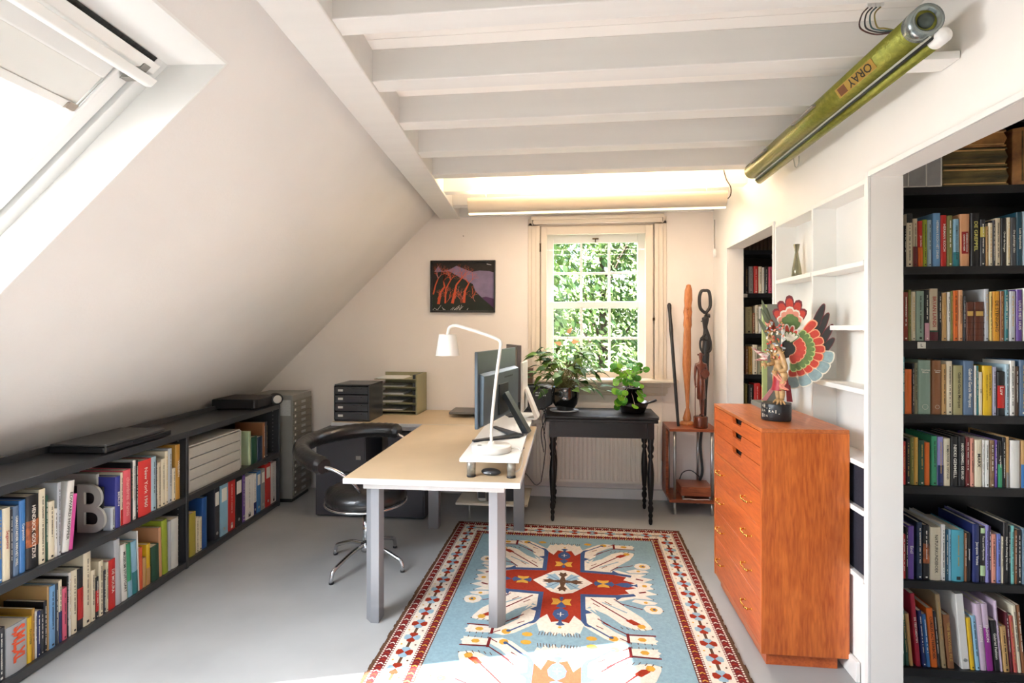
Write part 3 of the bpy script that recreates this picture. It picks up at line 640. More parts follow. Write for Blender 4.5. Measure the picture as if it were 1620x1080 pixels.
# ---- stool chair with padded black leather arm ring
LEA = M('black_leather', '#131212', 0.3, bump=0.25, bscale=45, coat=0.25)
t = thing('office_chair', 'round black leather stool chair with padded arm ring and chrome base', 'chair', (-1.30, 3.31, 0), 0)
b = MB(); b.lathe([(0.0001, 0.40), (0.22, 0.40), (0.247, 0.415), (0.252, 0.445), (0.238, 0.482), (0.19, 0.505), (0.10, 0.512), (0.0001, 0.513)], n=48)
for i in range(0, 48):
    for j in (2, 3, 4):
        k = j*48+i; v = b.v[k]; s = 1+0.012*((-1)**i); b.v[k] = (v[0]*s, v[1]*s, v[2])
b.build('seat_cushion', LEA, t)
MB().tube([(0.25*math.cos(a*PI/24), 0.25*math.sin(a*PI/24), 0.403) for a in range(48)], 0.008, 8, closed=True).build('seat_ring', CHROME, t)
b = MB(); b.cyl((0, 0, 0.10), 0.022, 0.22, 20).cyl((0, 0, 0.30), 0.016, 0.10, 20).cyl((0, 0, 0.085), 0.032, 0.05, 20).cyl((0, 0, 0.345), 0.028, 0.055, 20); b.build('column', CHROME, t)
for (fx, fy) in ((-0.10, -0.285), (0.265, -0.085), (-0.255, 0.115), (0.10, 0.265)):
    u = Vector((fx, fy, 0)); l = u.length; u.normalize()
    b = MB(); b.tube(smoothpath([u*0.02+Vector((0, 0, 0.125)), u*0.12+Vector((0, 0, 0.118)), u*(l-0.06)+Vector((0, 0, 0.085)), u*(l-0.015)+Vector((0, 0, 0.065)), u*l+Vector((0, 0, 0.03)), u*l+Vector((0, 0, 0.008))], 5), 0.0125, 12)
    lg = b.build('leg', CHROME, t); MB().cyl((fx, fy, 0.0), 0.014, 0.012, 14).build('glide', BPLAST, lg)
ring = smoothpath([(0.085, 0.405, 0.315+0.45), (-0.02, 0.42, 0.315+0.455), (-0.20, 0.38, 0.315+0.455), (-0.355, 0.24, 0.45+0.31), (-0.41, 0.05, 0.45+0.305), (-0.36, -0.14, 0.45+0.29), (-0.24, -0.27, 0.45+0.27), (-0.12, -0.335, 0.45+0.25)], 7)
n = len(ring); rr = [0.052*(1 if 1 < i < n-2 else 0.80)+0.0016*((i % 2)*2-1) for i in range(n)]
MB().tube(ring, rr, 16).build('arm_ring', LEA, t)
MB().tube([ring[12]+(ring[12]-ring[11])*0, ring[12]+(ring[13]-ring[12])*0.25], 0.0500, 18).build('seam', BPLAST, t)
for pts in ([(0.08, 0.40, 0.745), (0.17, 0.36, 0.68), (0.18, 0.22, 0.52), (0.10, 0.10, 0.395)], [(-0.14, -0.325, 0.70), (-0.04, -0.30, 0.655), (0.03, -0.20, 0.53), (0.02, -0.10, 0.395)]):
    MB().tube(smoothpath(pts, 8), 0.010, 10).build('support_rod', CHROME, t)

# ---- grey multi-drawer steel cabinet in the corner
t = thing('drawer_cabinet', 'tall narrow grey steel cabinet of many shallow drawers in the left corner', 'cabinet', (-2.372, 4.385, 0), math.radians(2.4))
MB().box(-0.40, -0.004, 0, 0.36, 0.035, 0.92).build('body', GREYM, t, bevel=0.003); MB().box(-0.38, -0.02, 0.02, 0.34, 0.0, 0.035).build('plinth', BPLAST, t)
GD = M('grey_drawer_front', '#7d786c', 0.45, 0.2, var=0.04)
zz = 0.06; hs = [0.058]*3+[0.0535]*12
for i, hh in enumerate(hs):
    d = MB().box(-0.006, 0.006, 0.012, 0.348, zz, zz+hh-0.0035).build('drawer', GD, t, bevel=0.0015)
    b = MB(); b.box(0.006, 0.0135, 0.15, 0.22, zz+0.016, zz+0.021).box(0.006, 0.0085, 0.145, 0.225, zz+0.014, zz+0.036); b.build('handle', STEEL, d, bevel=0.001)
    MB().box(0.0055, 0.0075, 0.022, 0.045, zz+0.015, zz+0.034).build('label_card', LABW, d)
    zz += hh
MB().box(-0.26, -0.02, -0.0012, 0.0, 0.745, 0.88).build('index_sheet', M('index_paper', '#c9c8c4', 0.8, var=0.25, scale=50, stretch=(1, 1, 6)), t)

# ---- framed picture on the back wall
def picture():
    t = thing('picture', 'black framed picture of orange bare trees under a purple sky', 'picture', (-0.984, 4.83, 1.872), 0); t.rotation_euler = (0, math.radians(0.4), 0)
    W, Hh = 0.595, 0.470; FR = M('frame_black', '#1a1413', 0.4); b = MB()
    b.box(-W/2, W/2, -0.032, 0, Hh/2-0.012, Hh/2).box(-W/2, W/2, -0.032, 0, -Hh/2, -Hh/2+0.012).box(-W/2, -W/2+0.012, -0.032, 0, -Hh/2+.012, Hh/2-.012).box(W/2-0.012, W/2, -0.032, 0, -Hh/2+.012, Hh/2-.012)
    b.build('frame', FR, t, bevel=0.001)
    mats = [M('paint_night', '#2a2420', 0.8, var=0.3, scale=40), M('paint_mauve', '#857590', 0.8, var=0.2, scale=12), M('paint_orange', '#c8502c', 0.7), M('paint_green_black', '#1e241c', 0.8), M('paint_violet', '#4a2c50', 0.8), M('paint_pale', '#cfc6c2', 0.8), M('paint_rose', '#b5746e', 0.8)]
    b = MB(); x0, z0 = -W/2+0.014, -Hh/2+0.014; w_, h_ = W-0.028, Hh-0.028
    q = lambda x, y: (x0+w_*(x-240)/940, z0+h_*(905-y)/755)
    b.mi = 0; b.box(x0, x0+w_, -0.006, 0, z0, z0+h_)
    def poly(pts, mi, y):
        p = [q(*a) for a in pts]; ar = sum(p[i][0]*p[(i+1) % len(p)][1]-p[(i+1) % len(p)][0]*p[i][1] for i in range(len(p)))
        if ar < 0: p = p[::-1]
        b.mi = mi; b.add([(x, y, z) for x, z in p], [tuple(range(len(p)))], False)
    poly([(270, 290), (330, 205), (380, 290), (500, 265), (610, 205), (760, 270), (850, 300), (960, 280), (1100, 290), (1180, 310), (1180, 715), (1060, 685), (990, 700), (900, 640), (860, 520), (720, 430), (600, 370), (500, 300), (380, 330)], 1, -0.0064)
    poly([(240, 905), (240, 640), (300, 560), (330, 300), (500, 290), (640, 370), (860, 490), (900, 600), (1000, 700), (1180, 850), (1180, 905)], 3, -0.0068)
    poly([(1000, 705), (1060, 685), (1180, 715), (1180, 860), (1090, 780)], 4, -0.0070)
    rnd = random.Random(5)
    def strip(pts, w0, w1, mi, y):
        n = len(pts)
        for i in range(n-1):
            (xa, ya), (xb, yb) = pts[i], pts[i+1]; l = math.hypot(xb-xa, yb-ya) or 1; nx, ny = -(yb-ya)/l, (xb-xa)/l
            a = w0+(w1-w0)*i/(n-1); c = w0+(w1-w0)*(i+1)/(n-1)
            poly([(xa+nx*a, ya+ny*a), (xb+nx*c, yb+ny*c), (xb-nx*c, yb-ny*c), (xa-nx*a, ya-ny*a)], mi, y)
    def branch(x, y, ang, l, w0, d, yy):
        x2, y2 = x+l*math.cos(ang), y-l*math.sin(ang)
        if not (250 < x2 < 1170 and 160 < y2): return
        strip([(x, y), (x2, y2)], w0, w0*0.6, 2 if rnd.random() < .7 else 6, yy-0.00005*d)
        if d < 4:
            for s in (-1, 1): branch(x2, y2, ang+s*rnd.uniform(.2, .6), l*rnd.uniform(.6, .85), w0*.6, d+1, yy)
    for k, tr in enumerate([[(255, 650), (290, 500), (330, 400)], [(335, 800), (365, 620), (430, 530), (410, 440)], [(440, 790), (450, 560), (520, 430)], [(550, 790), (590, 600), (610, 500), (690, 400)], [(725, 780), (740, 600), (800, 480)]]):
        strip(tr, 22 if k in (1, 3, 4) else 12, 8, 2, -0.0074-0.0001*k)
        for j in range(3): branch(tr[-1][0], tr[-1][1], PI/2+rnd.uniform(-.9, .9), 70, 6, 0, -0.0080)
    for j in range(26):
        x = rnd.uniform(280, 900); y = rnd.uniform(640, 800); branch(x, y, PI/2+rnd.uniform(-.7, .7), 60, 4, 2, -0.0078)
    for j in range(14):
        x = rnd.uniform(250, 800); strip([(x, 890), (x+rnd.uniform(-60, 90), rnd.uniform(800, 880))], 4, 2, 5, -0.0082)
    strip([(1070, 180), (1140, 195)], 6, 3, 5, -0.0082)
    b.build('canvas', mats, t)
picture()

# ---- bent wall hooks / nails on the back wall
for (x, z, lab) in ((-0.98, 2.33, 'tiny nail in the back wall above the picture'),):
    tag(MB().cyl((x, 4.8301, z), 0.004, -0.012, 8, 'y').build('nail', M('rust', '#5b4032', 0.6, 0.5)), lab, 'nail')
# ---- blind cassette over the window
t = thing('roller_blind', 'cream roller blind cassette mounted above the window', 'blind', (0.2135, 4.79, 2.41), 0)
MB().box(-0.565, 0.565, -0.055, 0.004, 0.032, 0.062).build('cassette', CREAM, t, bevel=0.004); MB().box(-0.555, 0.555, -0.048, 0.0, 0.0, 0.034).build('bottom_rail', CREAM, t, bevel=0.006)
for x in (-0.57, 0.562): MB().box(x, x+0.008, -0.055, 0.016, 0.0, 0.07).build('bracket', CREAM, t, bevel=0.001)
b = MB(); b.tube([(0.55, -0.06, 0.02), (0.552, -0.06, -0.9)], 0.0012, 6); b.tube([(0.552, -0.06, -0.9), (0.552, -0.06, -1.75)], 0.0012, 6); b.build('pull_cord', WHITE, t)
# pull cord hanging by the right wall
t = thing('pull_cord', 'grey ceiling pull cord with white toggle hanging by the right wall', 'pull cord', (1.17, 4.62, 2.03), 0)
MB().tube([(0, 0, 0.12), (0, 0, 0.36)], 0.0035, 8).build('cord', GREYM, t); MB().lathe([(0.0001, 0.05), (0.012, 0.052), (0.014, 0.10), (0.006, 0.12), (0.0001, 0.12)], n=14).build('toggle', WHITE, t)

# ---- radiator
t = thing('radiator', 'cream panel radiator under the window behind the black table', 'radiator', (-0.335, 4.72, 0), 0)
RADM = M('radiator_cream', '#efe6d8', 0.4); b = MB(); b.box(0, 1.085, 0.012, 0.02, 0.155, 0.685)
x = 0.02
while x < 1.06:
    b.prism([(x, 0.012), (x+0.006, 0.0), (x+0.026, 0.0), (x+0.032, 0.012)], 0.18, 0.66); x += 0.0375
b.build('front_panel', RADM, t, bevel=0.001)
b = MB(); b.box(-0.004, 1.089, 0.01, 0.095, 0.685, 0.695).box(-0.004, 0, 0.01, 0.095, 0.155, 0.69).box(1.085, 1.089, 0.01, 0.095, 0.155, 0.69).box(0, 1.085, 0.075, 0.09, 0.155, 0.685); b.build('casing', RADM, t, bevel=0.002)
MB().box(1.087, 1.105, 0.03, 0.075, 0.26, 0.36).build('valve', WHITE, t, bevel=0.006)
for x in (0.2, 0.9): MB().box(x, x+0.03, 0.088, 0.108, 0.2, 0.6).build('wall_bracket', RADM, t)

# ---- black side table with turned legs
t = thing('side_table', 'black table with turned legs holding the two potted plants', 'table', (0.222, 4.40, 0), 0)
BT = M('black_stained_wood', '#0f0e0f', 0.33, var=0.3, scale=14, stretch=(0.3, 3, 3), spec=0.35)
b = MB(); b.prism([(-0.435, -0.20), (-0.425, -0.245), (0.425, -0.245), (0.435, -0.20), (0.435, 0.22), (-0.435, 0.22)], 0.802, 0.822); b.prism([(-0.425, -0.232), (0.425, -0.232), (0.425, 0.21), (-0.425, 0.21)], 0.775, 0.800)
b.build('table_top', BT, t, bevel=0.004)
b = MB(); b.box(-0.36, 0.36, -0.205, -0.185, 0.655, 0.775).box(-0.36, 0.36, 0.155, 0.175, 0.655, 0.775).box(-0.385, -0.365, -0.18, 0.15, 0.655, 0.775).box(0.365, 0.385, -0.18, 0.15, 0.655, 0.775); b.build('apron', BT, t, bevel=0.002)
prof = [(0.008, 0.0), (0.014, 0.008), (0.017, 0.03), (0.012, 0.05), (0.020, 0.07), (0.012, 0.09), (0.022, 0.105), (0.024, 0.13), (0.014, 0.15), (0.022, 0.165), (0.014, 0.185), (0.019, 0.20), (0.026, 0.30), (0.028, 0.38), (0.022, 0.46), (0.014, 0.50), (0.024, 0.515), (0.024, 0.525), (0.014, 0.54), (0.025, 0.56), (0.028, 0.585), (0.020, 0.61), (0.024, 0.63), (0.026, 0.655)]
for (x, y) in ((-0.372, -0.195), (0.372, -0.195), (-0.372, 0.165), (0.372, 0.165)):
    b = MB(); b.lathe([(r*0.92, z) for r, z in prof], (x, y, 0), 18); b.box(x-0.024, x+0.024, y-0.024, y+0.024, 0.653, 0.775); b.build('leg', BT, t)

# ---- wooden side stand with steel tubes
WOOD1 = wood('mahogany_board', '#a4552f', '#6c2e17', sc=(0.8, 6, 6), rough=0.35)
t = thing('plant_stand', 'reddish wooden stand with steel tube legs in the right corner', 'side table', (0.965, 4.62, 0), 0)
MB().box(-0.19, 0.19, -0.18, 0.16, 0.668, 0.690).build('top_board', WOOD1, t, bevel=0.002); MB().box(-0.19, 0.19, -0.18, 0.16, 0.10, 0.122).build('lower_board', WOOD1, t, bevel=0.002)
MB().box(-0.192, -0.170, -0.02, 0.16, 0.122, 0.668).build('side_board', WOOD1, t, bevel=0.002)
for (x, y) in ((-0.145, -0.155), (0.145, -0.155), (0.10, 0.13), (-0.145, 0.13)):
    MB().cyl((x, y, 0.0), 0.0115, 0.10, 16).build('foot', STEEL, t); MB().cyl((x, y, 0.122), 0.0115, 0.546, 16).build('tube_leg', STEEL, t)
t = thing('wooden_box', 'flat wooden box lying on the lower board of the corner stand', 'box', (1.0, 4.60, 0.15), 0)
MB().box(-0.13, 0.12, -0.14, 0.09, 0.0, 0.07).build('body', WOOD1, t, bevel=0.003)
for p in ((-0.11, -0.12), (0.10, -0.12), (-0.11, 0.07), (0.10, 0.07)): MB().cyl((p[0], p[1], -0.028), 0.012, 0.028, 12).build('foot', STEEL, t)
tag(MB().tube(smoothpath([(1.06, 4.66, 0.165+0.06), (1.085, 4.68, 0.3), (1.075, 4.70, 0.5), (1.085, 4.70, 0.64)], 8), 0.011, 8).build('cable', M('black_hose', '#2b2b2b', 0.5, bump=0.8, bscale=120)), 'thick black ribbed hose standing behind the corner stand', 'cable')
tag(MB().tube(smoothpath([(0.90, 4.70, 0.20), (0.93, 4.71, 0.27), (1.0, 4.72, 0.29), (1.07, 4.71, 0.24)], 8), 0.004, 6).build('cable', BPLAST), 'thin black cable arched behind the flat wooden box', 'cable')
tag(MB().tube(smoothpath([(0.88, 4.455, 0.126), (0.93, 4.45, 0.13), (0.98, 4.452, 0.126), (1.05, 4.45, 0.13), (1.09, 4.46, 0.126)], 8), 0.003, 6).build('cable', WHITE), 'white wire lying on the lower board of the corner stand', 'cable')

# ---- tall chest of drawers
CH = wood('chest_wood_side', '#d0702f', '#a04818', sc=(6.5, 6.5, 0.8), rough=0.36, wscale=0.42, dist=1.6)
CHT = wood('chest_wood_top', '#c9723c', '#a5562a', sc=(6, 0.8, 6), rough=0.36, wscale=0.6)
CHF = wood('chest_wood_front', '#cc672f', '#a84c20', sc=(6, 0.8, 7), rough=0.36, wscale=0.5)
SLOTM = M('slot_dark', '#160c08', 0.9)
t = thing('chest_of_drawers', 'tall orange wooden chest of drawers with brass handles by the right wall', 'chest of drawers', (0.830, 2.490, 0), 0)
MB().box(0, 0.366, 0, 0.80, 1.038, 1.055).build('top', CHT, t, bevel=0.002)
MB().box(0.0, 0.366, 0, 0.018, 0.062, 1.038).build('side_panel', CH, t, bevel=0.0015); MB().box(0.0, 0.366, 0.782, 0.80, 0.062, 1.038).build('side_panel', CH, t, bevel=0.0015)
MB().box(0.004, 0.36, 0.018, 0.782, 0.062, 0.080).build('bottom', CHT, t); MB().box(0.352, 0.360, 0.018, 0.782, 0.08, 1.038).build('back_panel', CHT, t)
MB().box(0.03, 0.33, 0.03, 0.77, 0.0, 0.062).build('plinth', CHF, t, bevel=0.001)
b = MB()
for z in (0.770,): b.box(0.001, 0.34, 0.018, 0.782, z-0.006, z+0.006)
b.build('rail', CHT, t)
def notch_drawer(z0, z1):
    b = MB(); y0, y1 = 0.020, 0.780; ny0, ny1 = 0.285, 0.445; zn = z1-0.022
    b.box(0.002, 0.018, y0, ny0, z0, z1).box(0.002, 0.018, ny1, y1, z0, z1).box(0.002, 0.018, ny0, ny1, z0, zn-0.008)
    b.prism([(ny0, zn-0.008), (ny0, z1), (ny0+0.018, zn-0.008)], 0.002, 0.018, 'x'); b.prism([(ny1, zn-0.008), (ny1-0.018, zn-0.008), (ny1, z1)], 0.002, 0.018, 'x')
    d = b.build('drawer', CHF, t); MB().box(0.018, 0.30, y0+.01, y1-.01, z0+0.003, z0+0.012).build('drawer_bottom', SLOTM, d); MB().box(0.030, 0.034, ny0-.02, ny1+.02, z0+0.01, z1-0.001).build('pull_recess', SLOTM, d)
for (z0, z1) in ((0.966, 1.035), (0.885, 0.963), (0.778, 0.882)): notch_drawer(z0, z1)
for (z0, z1) in ((0.610, 0.762), (0.448, 0.607), (0.288, 0.445), (0.084, 0.285)):
    d = MB().box(0.002, 0.02, 0.020, 0.780, z0, z1).build('drawer', CHF, t, bevel=0.0015)
    zc = (z0+z1)/2 if z0 > 0.1 else 0.187
    for y in (0.185, 0.640):
        b = MB(); b.tube(smoothpath([(0.002, y-0.045, zc), (-0.018, y-0.043, zc), (-0.026, y-0.022, zc-0.003), (-0.020, y, zc-0.006), (-0.026, y+0.022, zc-0.003), (-0.018, y+0.043, zc), (0.002, y+0.045, zc)], 5), 0.0032, 8)
        for s in (-1, 1): b.ball((-0.018, y+s*0.045, zc), 0.0062, 10, 6); b.cyl((-0.001, y+s*0.045, zc), 0.006, 0.003, 10, 'x')
        b.build('handle', BRASS, d)

# ---- metal slab on the chest
t = thing('metal_stand', 'tall grey metal slab with pale green edge standing on the orange chest', 'ornament', (1.075, 3.13, 1.0555), 0)
MB().box(-0.045, 0.08, -0.13, 0.13, 0, 0.028).build('base', M('slab_grey', '#8e918a', 0.35, 0.5, var=0.15, scale=6), t, bevel=0.002)
MB().box(0.005, 0.080, 0.02, 0.028, 0.028, 0.575).build('plate', M('slab_grey'), t, bevel=0.001); MB().box(-0.020, 0.005, 0.016, 0.032, 0.028, 0.572).build('edge_strip', M('slab_green', '#a9b77a', 0.4, 0.1), t, bevel=0.001)

# ---- carved winged figure
def winged():
    t = thing('winged_statue', 'carved painted winged bird-man figure on black inscribed base atop the chest', 'statue', (0.985, 2.735, 1.0555), math.radians(-24))
    S = 0.00307
    def up(x, y): return ((x/9+1190-1240)*S, (668-(460+y/9))*S)      # sketch sheet A
    def lo(x, y): return ((x/9+1190-1240)*S, (668-(560+y/9))*S)      # sketch sheet B
    RED = M('carving_red', '#c0341f', 0.5, var=0.2, scale=60); ORL = M('carving_outline', '#e2a078', 0.5); GRN = M('carving_green', '#5f7a3a', 0.5, var=0.25, scale=60)
    GBL = M('carving_grey_blue', '#8aa0a0', 0.55, var=0.2, scale=50); CRM = M('carving_cream', '#dcd3bf', 0.5); BLK = M('carving_black', '#1b1719', 0.4, var=0.3, scale=40); PNK = M('carving_pink', '#d98a72', 0.5); MAR = M('carving_maroon', '#6d1f26', 0.5)
    SKN = M('carving_ochre', '#c9a06c', 0.45, var=0.3, scale=50); GLD = M('carving_gold', '#a9824a', 0.35, 0.4, var=0.4, scale=90)
    def oval(mb, cx, cz, ang, l, w, y0, y1, mi, tip=0.0, n=14):
        pts = []
        for i in range(n):
            a = 2*PI*i/n; sg = lambda q: math.copysign(abs(q)**0.75, q); u = sg(math.cos(a))*l/2; v = sg(math.sin(a))*w/2*(1-tip*math.cos(a))
            pts.append((cx+u*math.cos(ang)-v*math.sin(ang), cz+u*math.sin(ang)+v*math.cos(ang)))
        mb.mi = mi; mb.prism(pts, y0, y1, 'y')
    def fan(name, C, a0, a1, n, r0, r1, w, yb, outer, inner, tip=0.0, grow=None):
        b = MB()
        for i in range(n):
            a = math.radians(a0+(a1-a0)*i/max(1, n-1)); k = 1 if not grow else grow[i]; rm = (r0+r1*k)/2*S; l = (r1*k-r0)*S
            cx, cz = C[0]+math.cos(a)*rm, C[1]+math.sin(a)*rm; yy = yb+0.0006*(i % 2)
            oval(b, cx, cz, a, l*1.12, w*S, yy-0.003, yy+0.003, 0, tip); oval(b, cx, cz, a, l*0.94, (w-2.6)*S, yy-0.0042, yy+0.0042, 1, tip)
        return b.build(name, [outer, inner], t)
    # base with incised letters
    b = MB(); pts = []
    for i in range(24):
        a = 2*PI*i/24; x, y = 0.072*math.cos(a), 0.066*math.sin(a)
        pts.append((min(x, 0.060), y))
    b.prism(pts, 0, 0.082, smooth=True); b.build('base', M('base_black', '#16181b', 0.4, var=0.3, scale=25, bump=0.3, bscale=40), t, bevel=0.004)
    for s, z in (('OE..', 0.066), ('DA RAI.', 0.043), ('EDA', 0.020)):
        # letters follow the round front one by one
        n = len(s)
        for i, ch in enumerate(s):
            if ch == ' ': continue
            a = math.radians(214+(i-0)*11.0); R_ = 0.0725; x, y = 0.072*math.cos(a), 0.066*math.sin(a)
            text('inscription', ch, CRM, t, (x*1.006, y*1.006, z+(0.004 if ch != '.' else -0.006)), (-math.sin(a), math.cos(a), 0), (0, 0, 1), 0.010 if ch != '.' else 0.004, 0.016 if ch != '.' else 0.004, 0.0005)
    # right wing: layered fans
    C = up(590, 870)
    b = MB()
    for i, (p, q, w_) in enumerate((((880, 640), (1025, 235), 12), ((915, 730), (1078, 360), 12), ((940, 850), (1128, 520), 12), ((950, 960), (1145, 705), 12), ((930, 1060), (1090, 920), 10))):
        (xa, za), (xb, zb) = up(*p), up(*q); l = math.hypot(xb-xa, zb-za); an = math.atan2(zb-za, xb-xa)
        oval(b, (xa+xb)/2, (za+zb)/2, an, l, w_*S, 0.036+.001*i, 0.042+.001*i, 0, 0.35); oval(b, (xa+xb)/2, (za+zb)/2, an, l*.93, (w_-2.2)*S, 0.035+.001*i, 0.043+.001*i, 1, 0.35)
    b.build('wing_feathers', [MAR, BLK], t)
    fan('wing_feathers', C, -12, -84, 5, 42, 62, 19, 0.036, CRM, GBL, -0.3)
    fan('wing_feathers', C, 50, -82, 9, 32, 49, 13, 0.031, ORL, RED, -0.2, (1.15, 1, 1, 1, .98, .96, .94, .92, .90))
    fan('wing_feathers', C, 52, -78, 11, 21, 36, 9.5, 0.026, M('carving_lime', '#b6bd74', 0.5), GRN, -0.15)
    fan('wing_feathers', C, 42, -70, 7, 10, 24, 10, 0.021, ORL, RED, -0.15)
    b = MB(); b.prism([(C[0]-0.02, C[1]-0.05), (C[0]+0.03, C[1]-0.03), (C[0]+0.05, C[1]+0.04), (C[0]+0.02, C[1]+0.07), (C[0]-0.03, C[1]+0.03)], 0.026, 0.045, 'y'); b.build('wing_root', BLK, t, bevel=0.006)
    # left wing seen edge-on behind the head
    Cl = up(430, 800); b = MB()
    for i, (a, l) in enumerate(((112, 62), (106, 74), (101, 60), (118, 46))):
        a = math.radians(a); oval(b, Cl[0]+math.cos(a)*l/2*S-0.006*i, Cl[1]+math.sin(a)*l/2*S, a, l*S, 7*S, 0.062+i*0.004, 0.067+i*0.004, 0, 0.4)
    b.build('wing_feathers', M('carving_dark_green', '#4c5238', 0.5), t)
    # raised tail fan
    Ct = up(610, 640)
    for nm, k, mat, out, y in (('tail_feathers', 1.0, RED, MAR, 0.052), ('tail_feathers', 0.70, PNK, CRM, 0.048), ('tail_feathers', 0.50, GRN, GRN, 0.043)):
        fan(nm, Ct, 122, 62, 5, 4, 54*k, 12.5, y, out, mat, -0.30, (0.78, 0.93, 1.04, 0.93, 0.74))
    Cs = up(590, 780); fan('tail_feathers', Cs, 96, 40, 4, 4, 28, 8, 0.018, CRM, RED, 0, (1, .95, .8, .65)); fan('tail_feathers', Cs, 100, 40, 4, 2, 17, 7, 0.014, GRN, CRM)
    # body, legs and arms as one surface
    P = {}
    vs, es, rs = [], [], []
    def V(n, p, y, r, prev=None):
        x, z = p; P[n] = len(vs); vs.append((x, y, z)); rs.append(r)
        if prev: es.append((P[prev], P[n]))
    V('pelvis', lo(470, 260), 0.0, 0.024); V('waist', lo(470, 150), -0.002, 0.021, 'pelvis'); V('chest', up(440, 900), -0.004, 0.026, 'waist'); V('neck', up(400, 800), -0.006, 0.012, 'chest'); V('headb', up(370, 730), -0.008, 0.019, 'neck'); V('head', up(360, 670), -0.008, 0.020, 'headb'); V('snout', up(325, 730), -0.012, 0.010, 'headb')
    V('hipR', lo(510, 290), -0.024, 0.020, 'pelvis'); V('kneeR', lo(560, 320), -0.045, 0.017, 'hipR') ; V('shinR', lo(510, 480), -0.034, 0.014, 'kneeR'); V('calfR', lo(520, 600), -0.030, 0.0145, 'shinR'); V('ankR', lo(510, 690), -0.028, 0.009, 'calfR')
    V('hipL', lo(430, 300), 0.020, 0.018, 'pelvis'); V('kneeL', lo(420, 430), 0.014, 0.014, 'hipL'); V('calfL', lo(450, 600), 0.015, 0.012, 'kneeL'); V('ankL', lo(455, 700), 0.012, 0.009, 'calfL')
    V('shR', up(500, 920), -0.032, 0.014, 'chest'); V('elR', lo(570, 250), -0.050, 0.0125, 'shR'); V('wrR', lo(470, 280), -0.058, 0.009, 'elR')
    V('shL', up(390, 930), 0.012, 0.014, 'chest'); V('elL', lo(400, 180), -0.012, 0.012, 'shL'); V('wrL', lo(330, 190), -0.040, 0.009, 'elL')
    skin('body', vs, es, rs, SKN, t)
    for nm, w0, dirs in (('hand', lo(462, 284), ((-1, .1), (-1, -.25), (-.9, -.5), (-.8, .4))), ('hand', lo(322, 188), ((-1, .2), (-1, -.1), (-1, -.4), (-.7, .6)))):
        y = -0.058 if w0[0] > -0.03 else -0.042; v2 = [(w0[0], y, w0[1])]; e2 = []; r2 = [0.0085]
        for k, (dx, dz) in enumerate(dirs+((-.4, -.9),)):
            v2 += [(w0[0]+dx*.012, y-.003+k*.003, w0[1]+dz*.012), (w0[0]+dx*.024, y-.004+k*.003, w0[1]+dz*.024)]; i = len(v2); e2 += [(0, i-2), (i-2, i-1)]; r2 += [0.004, 0.003]
        skin(nm, v2, e2, r2, SKN, t, 1)
    for (fx, fz, y) in ((*lo(510, 690), -0.030), (*lo(455, 700), 0.010)):
        b = MB()
        for a in (-28, 0, 26, 160):
            a = math.radians(a-90); d = Vector((math.cos(a), math.sin(a), 0))
            l = 0.030 if math.sin(a) < 0 else 0.016
            b.tube([Vector((fx, y, fz)), Vector((fx, y, 0.094))+d*l*.6, Vector((fx, y, 0.088))+d*l, Vector((fx, y, 0.083))+d*(l+.010)], [0.006, 0.0058, 0.005, 0.002], 8)
        b.build('claw_foot', SKN, t)
    # loincloth, sash, crown, beads, beak trumpet
    q1, q2 = lo(400, 290), lo(600, 290)
    b = MB(); b.lathe([(0.040, -0.085), (0.034, -0.045), (0.028, 0.0), (0.022, 0.012)], (lo(490, 300)[0], -0.006, lo(490, 300)[1]), 18); b.build('loincloth', M('carving_crimson', '#a51f2c', 0.5, var=0.3, scale=40), t)
    b = MB()
    for dx in (-0.006, 0.010, 0.0): 
        x = lo(480, 340)[0]+dx; b.tube(smoothpath([(x-.02, -0.045, lo(0, 300)[1]), (x+.004, -0.050, lo(0, 390)[1]), (x+.02, -0.046, lo(0, 430)[1]), (x+.008, -0.048, lo(0, 480)[1]), (x+.03, -0.044, lo(0, 530)[1])], 5), 0.0038, 6)
    b.build('sash', PNK, t)
    for sx, (xa, za), (xb, zb) in ((0, lo(420, 480), lo(270, 720)), (1, lo(575, 480), lo(600, 715))):
        b = MB(); b.prism([(xa-.007, za), (xa+.012, za), (xb+.014, zb), (xb-.012, zb)], 0.012, 0.022, 'y'); b.build('cloth_tail', M('carving_crimson') if sx else M('carving_pink_dark', '#9c5a56', 0.5), t, bevel=0.002)
    hx, hz = up(375, 640); b = MB(); b.lathe([(0.024, 0.0), (0.027, 0.008), (0.020, 0.016), (0.021, 0.026), (0.015, 0.036), (0.016, 0.044), (0.008, 0.058), (0.0001, 0.066)], (hx, -0.006, hz), 16); b.build('crown', M('carving_crown', '#9c4a30', 0.45, 0.2, var=0.5, scale=110), t)
    b = MB()
    for i in range(14):
        a = 2*PI*i/14; b.ball((hx+0.026*math.cos(a), -0.006+0.026*math.sin(a), hz+0.006), 0.0055, 8, 5)
    for i in range(12):
        a = 2*PI*i/12; c = up(440, 905); b.ball((c[0]+0.030*math.cos(a), -0.004+0.026*math.sin(a), c[1]+0.012+0.004*math.cos(a)), 0.0065, 8, 5)
    b.build('beads', GLD, t)
    b = MB(); rnd = random.Random(3)
    for i in range(95):
        c = up(rnd.uniform(310, 560), rnd.uniform(480, 1020)) if i < 70 else lo(rnd.uniform(380, 560), rnd.uniform(270, 330)); a = rnd.uniform(0, PI); oval(b, c[0], c[1], a, rnd.uniform(.010, .017), rnd.uniform(.005, .008), -0.040-rnd.uniform(0, .006), -0.020, i % 5, 0.3)
    b.build('carved_ornament', [RED, PNK, CRM, GLD, M('carving_grey', '#8f9698', 0.5)], t)
    b = MB()
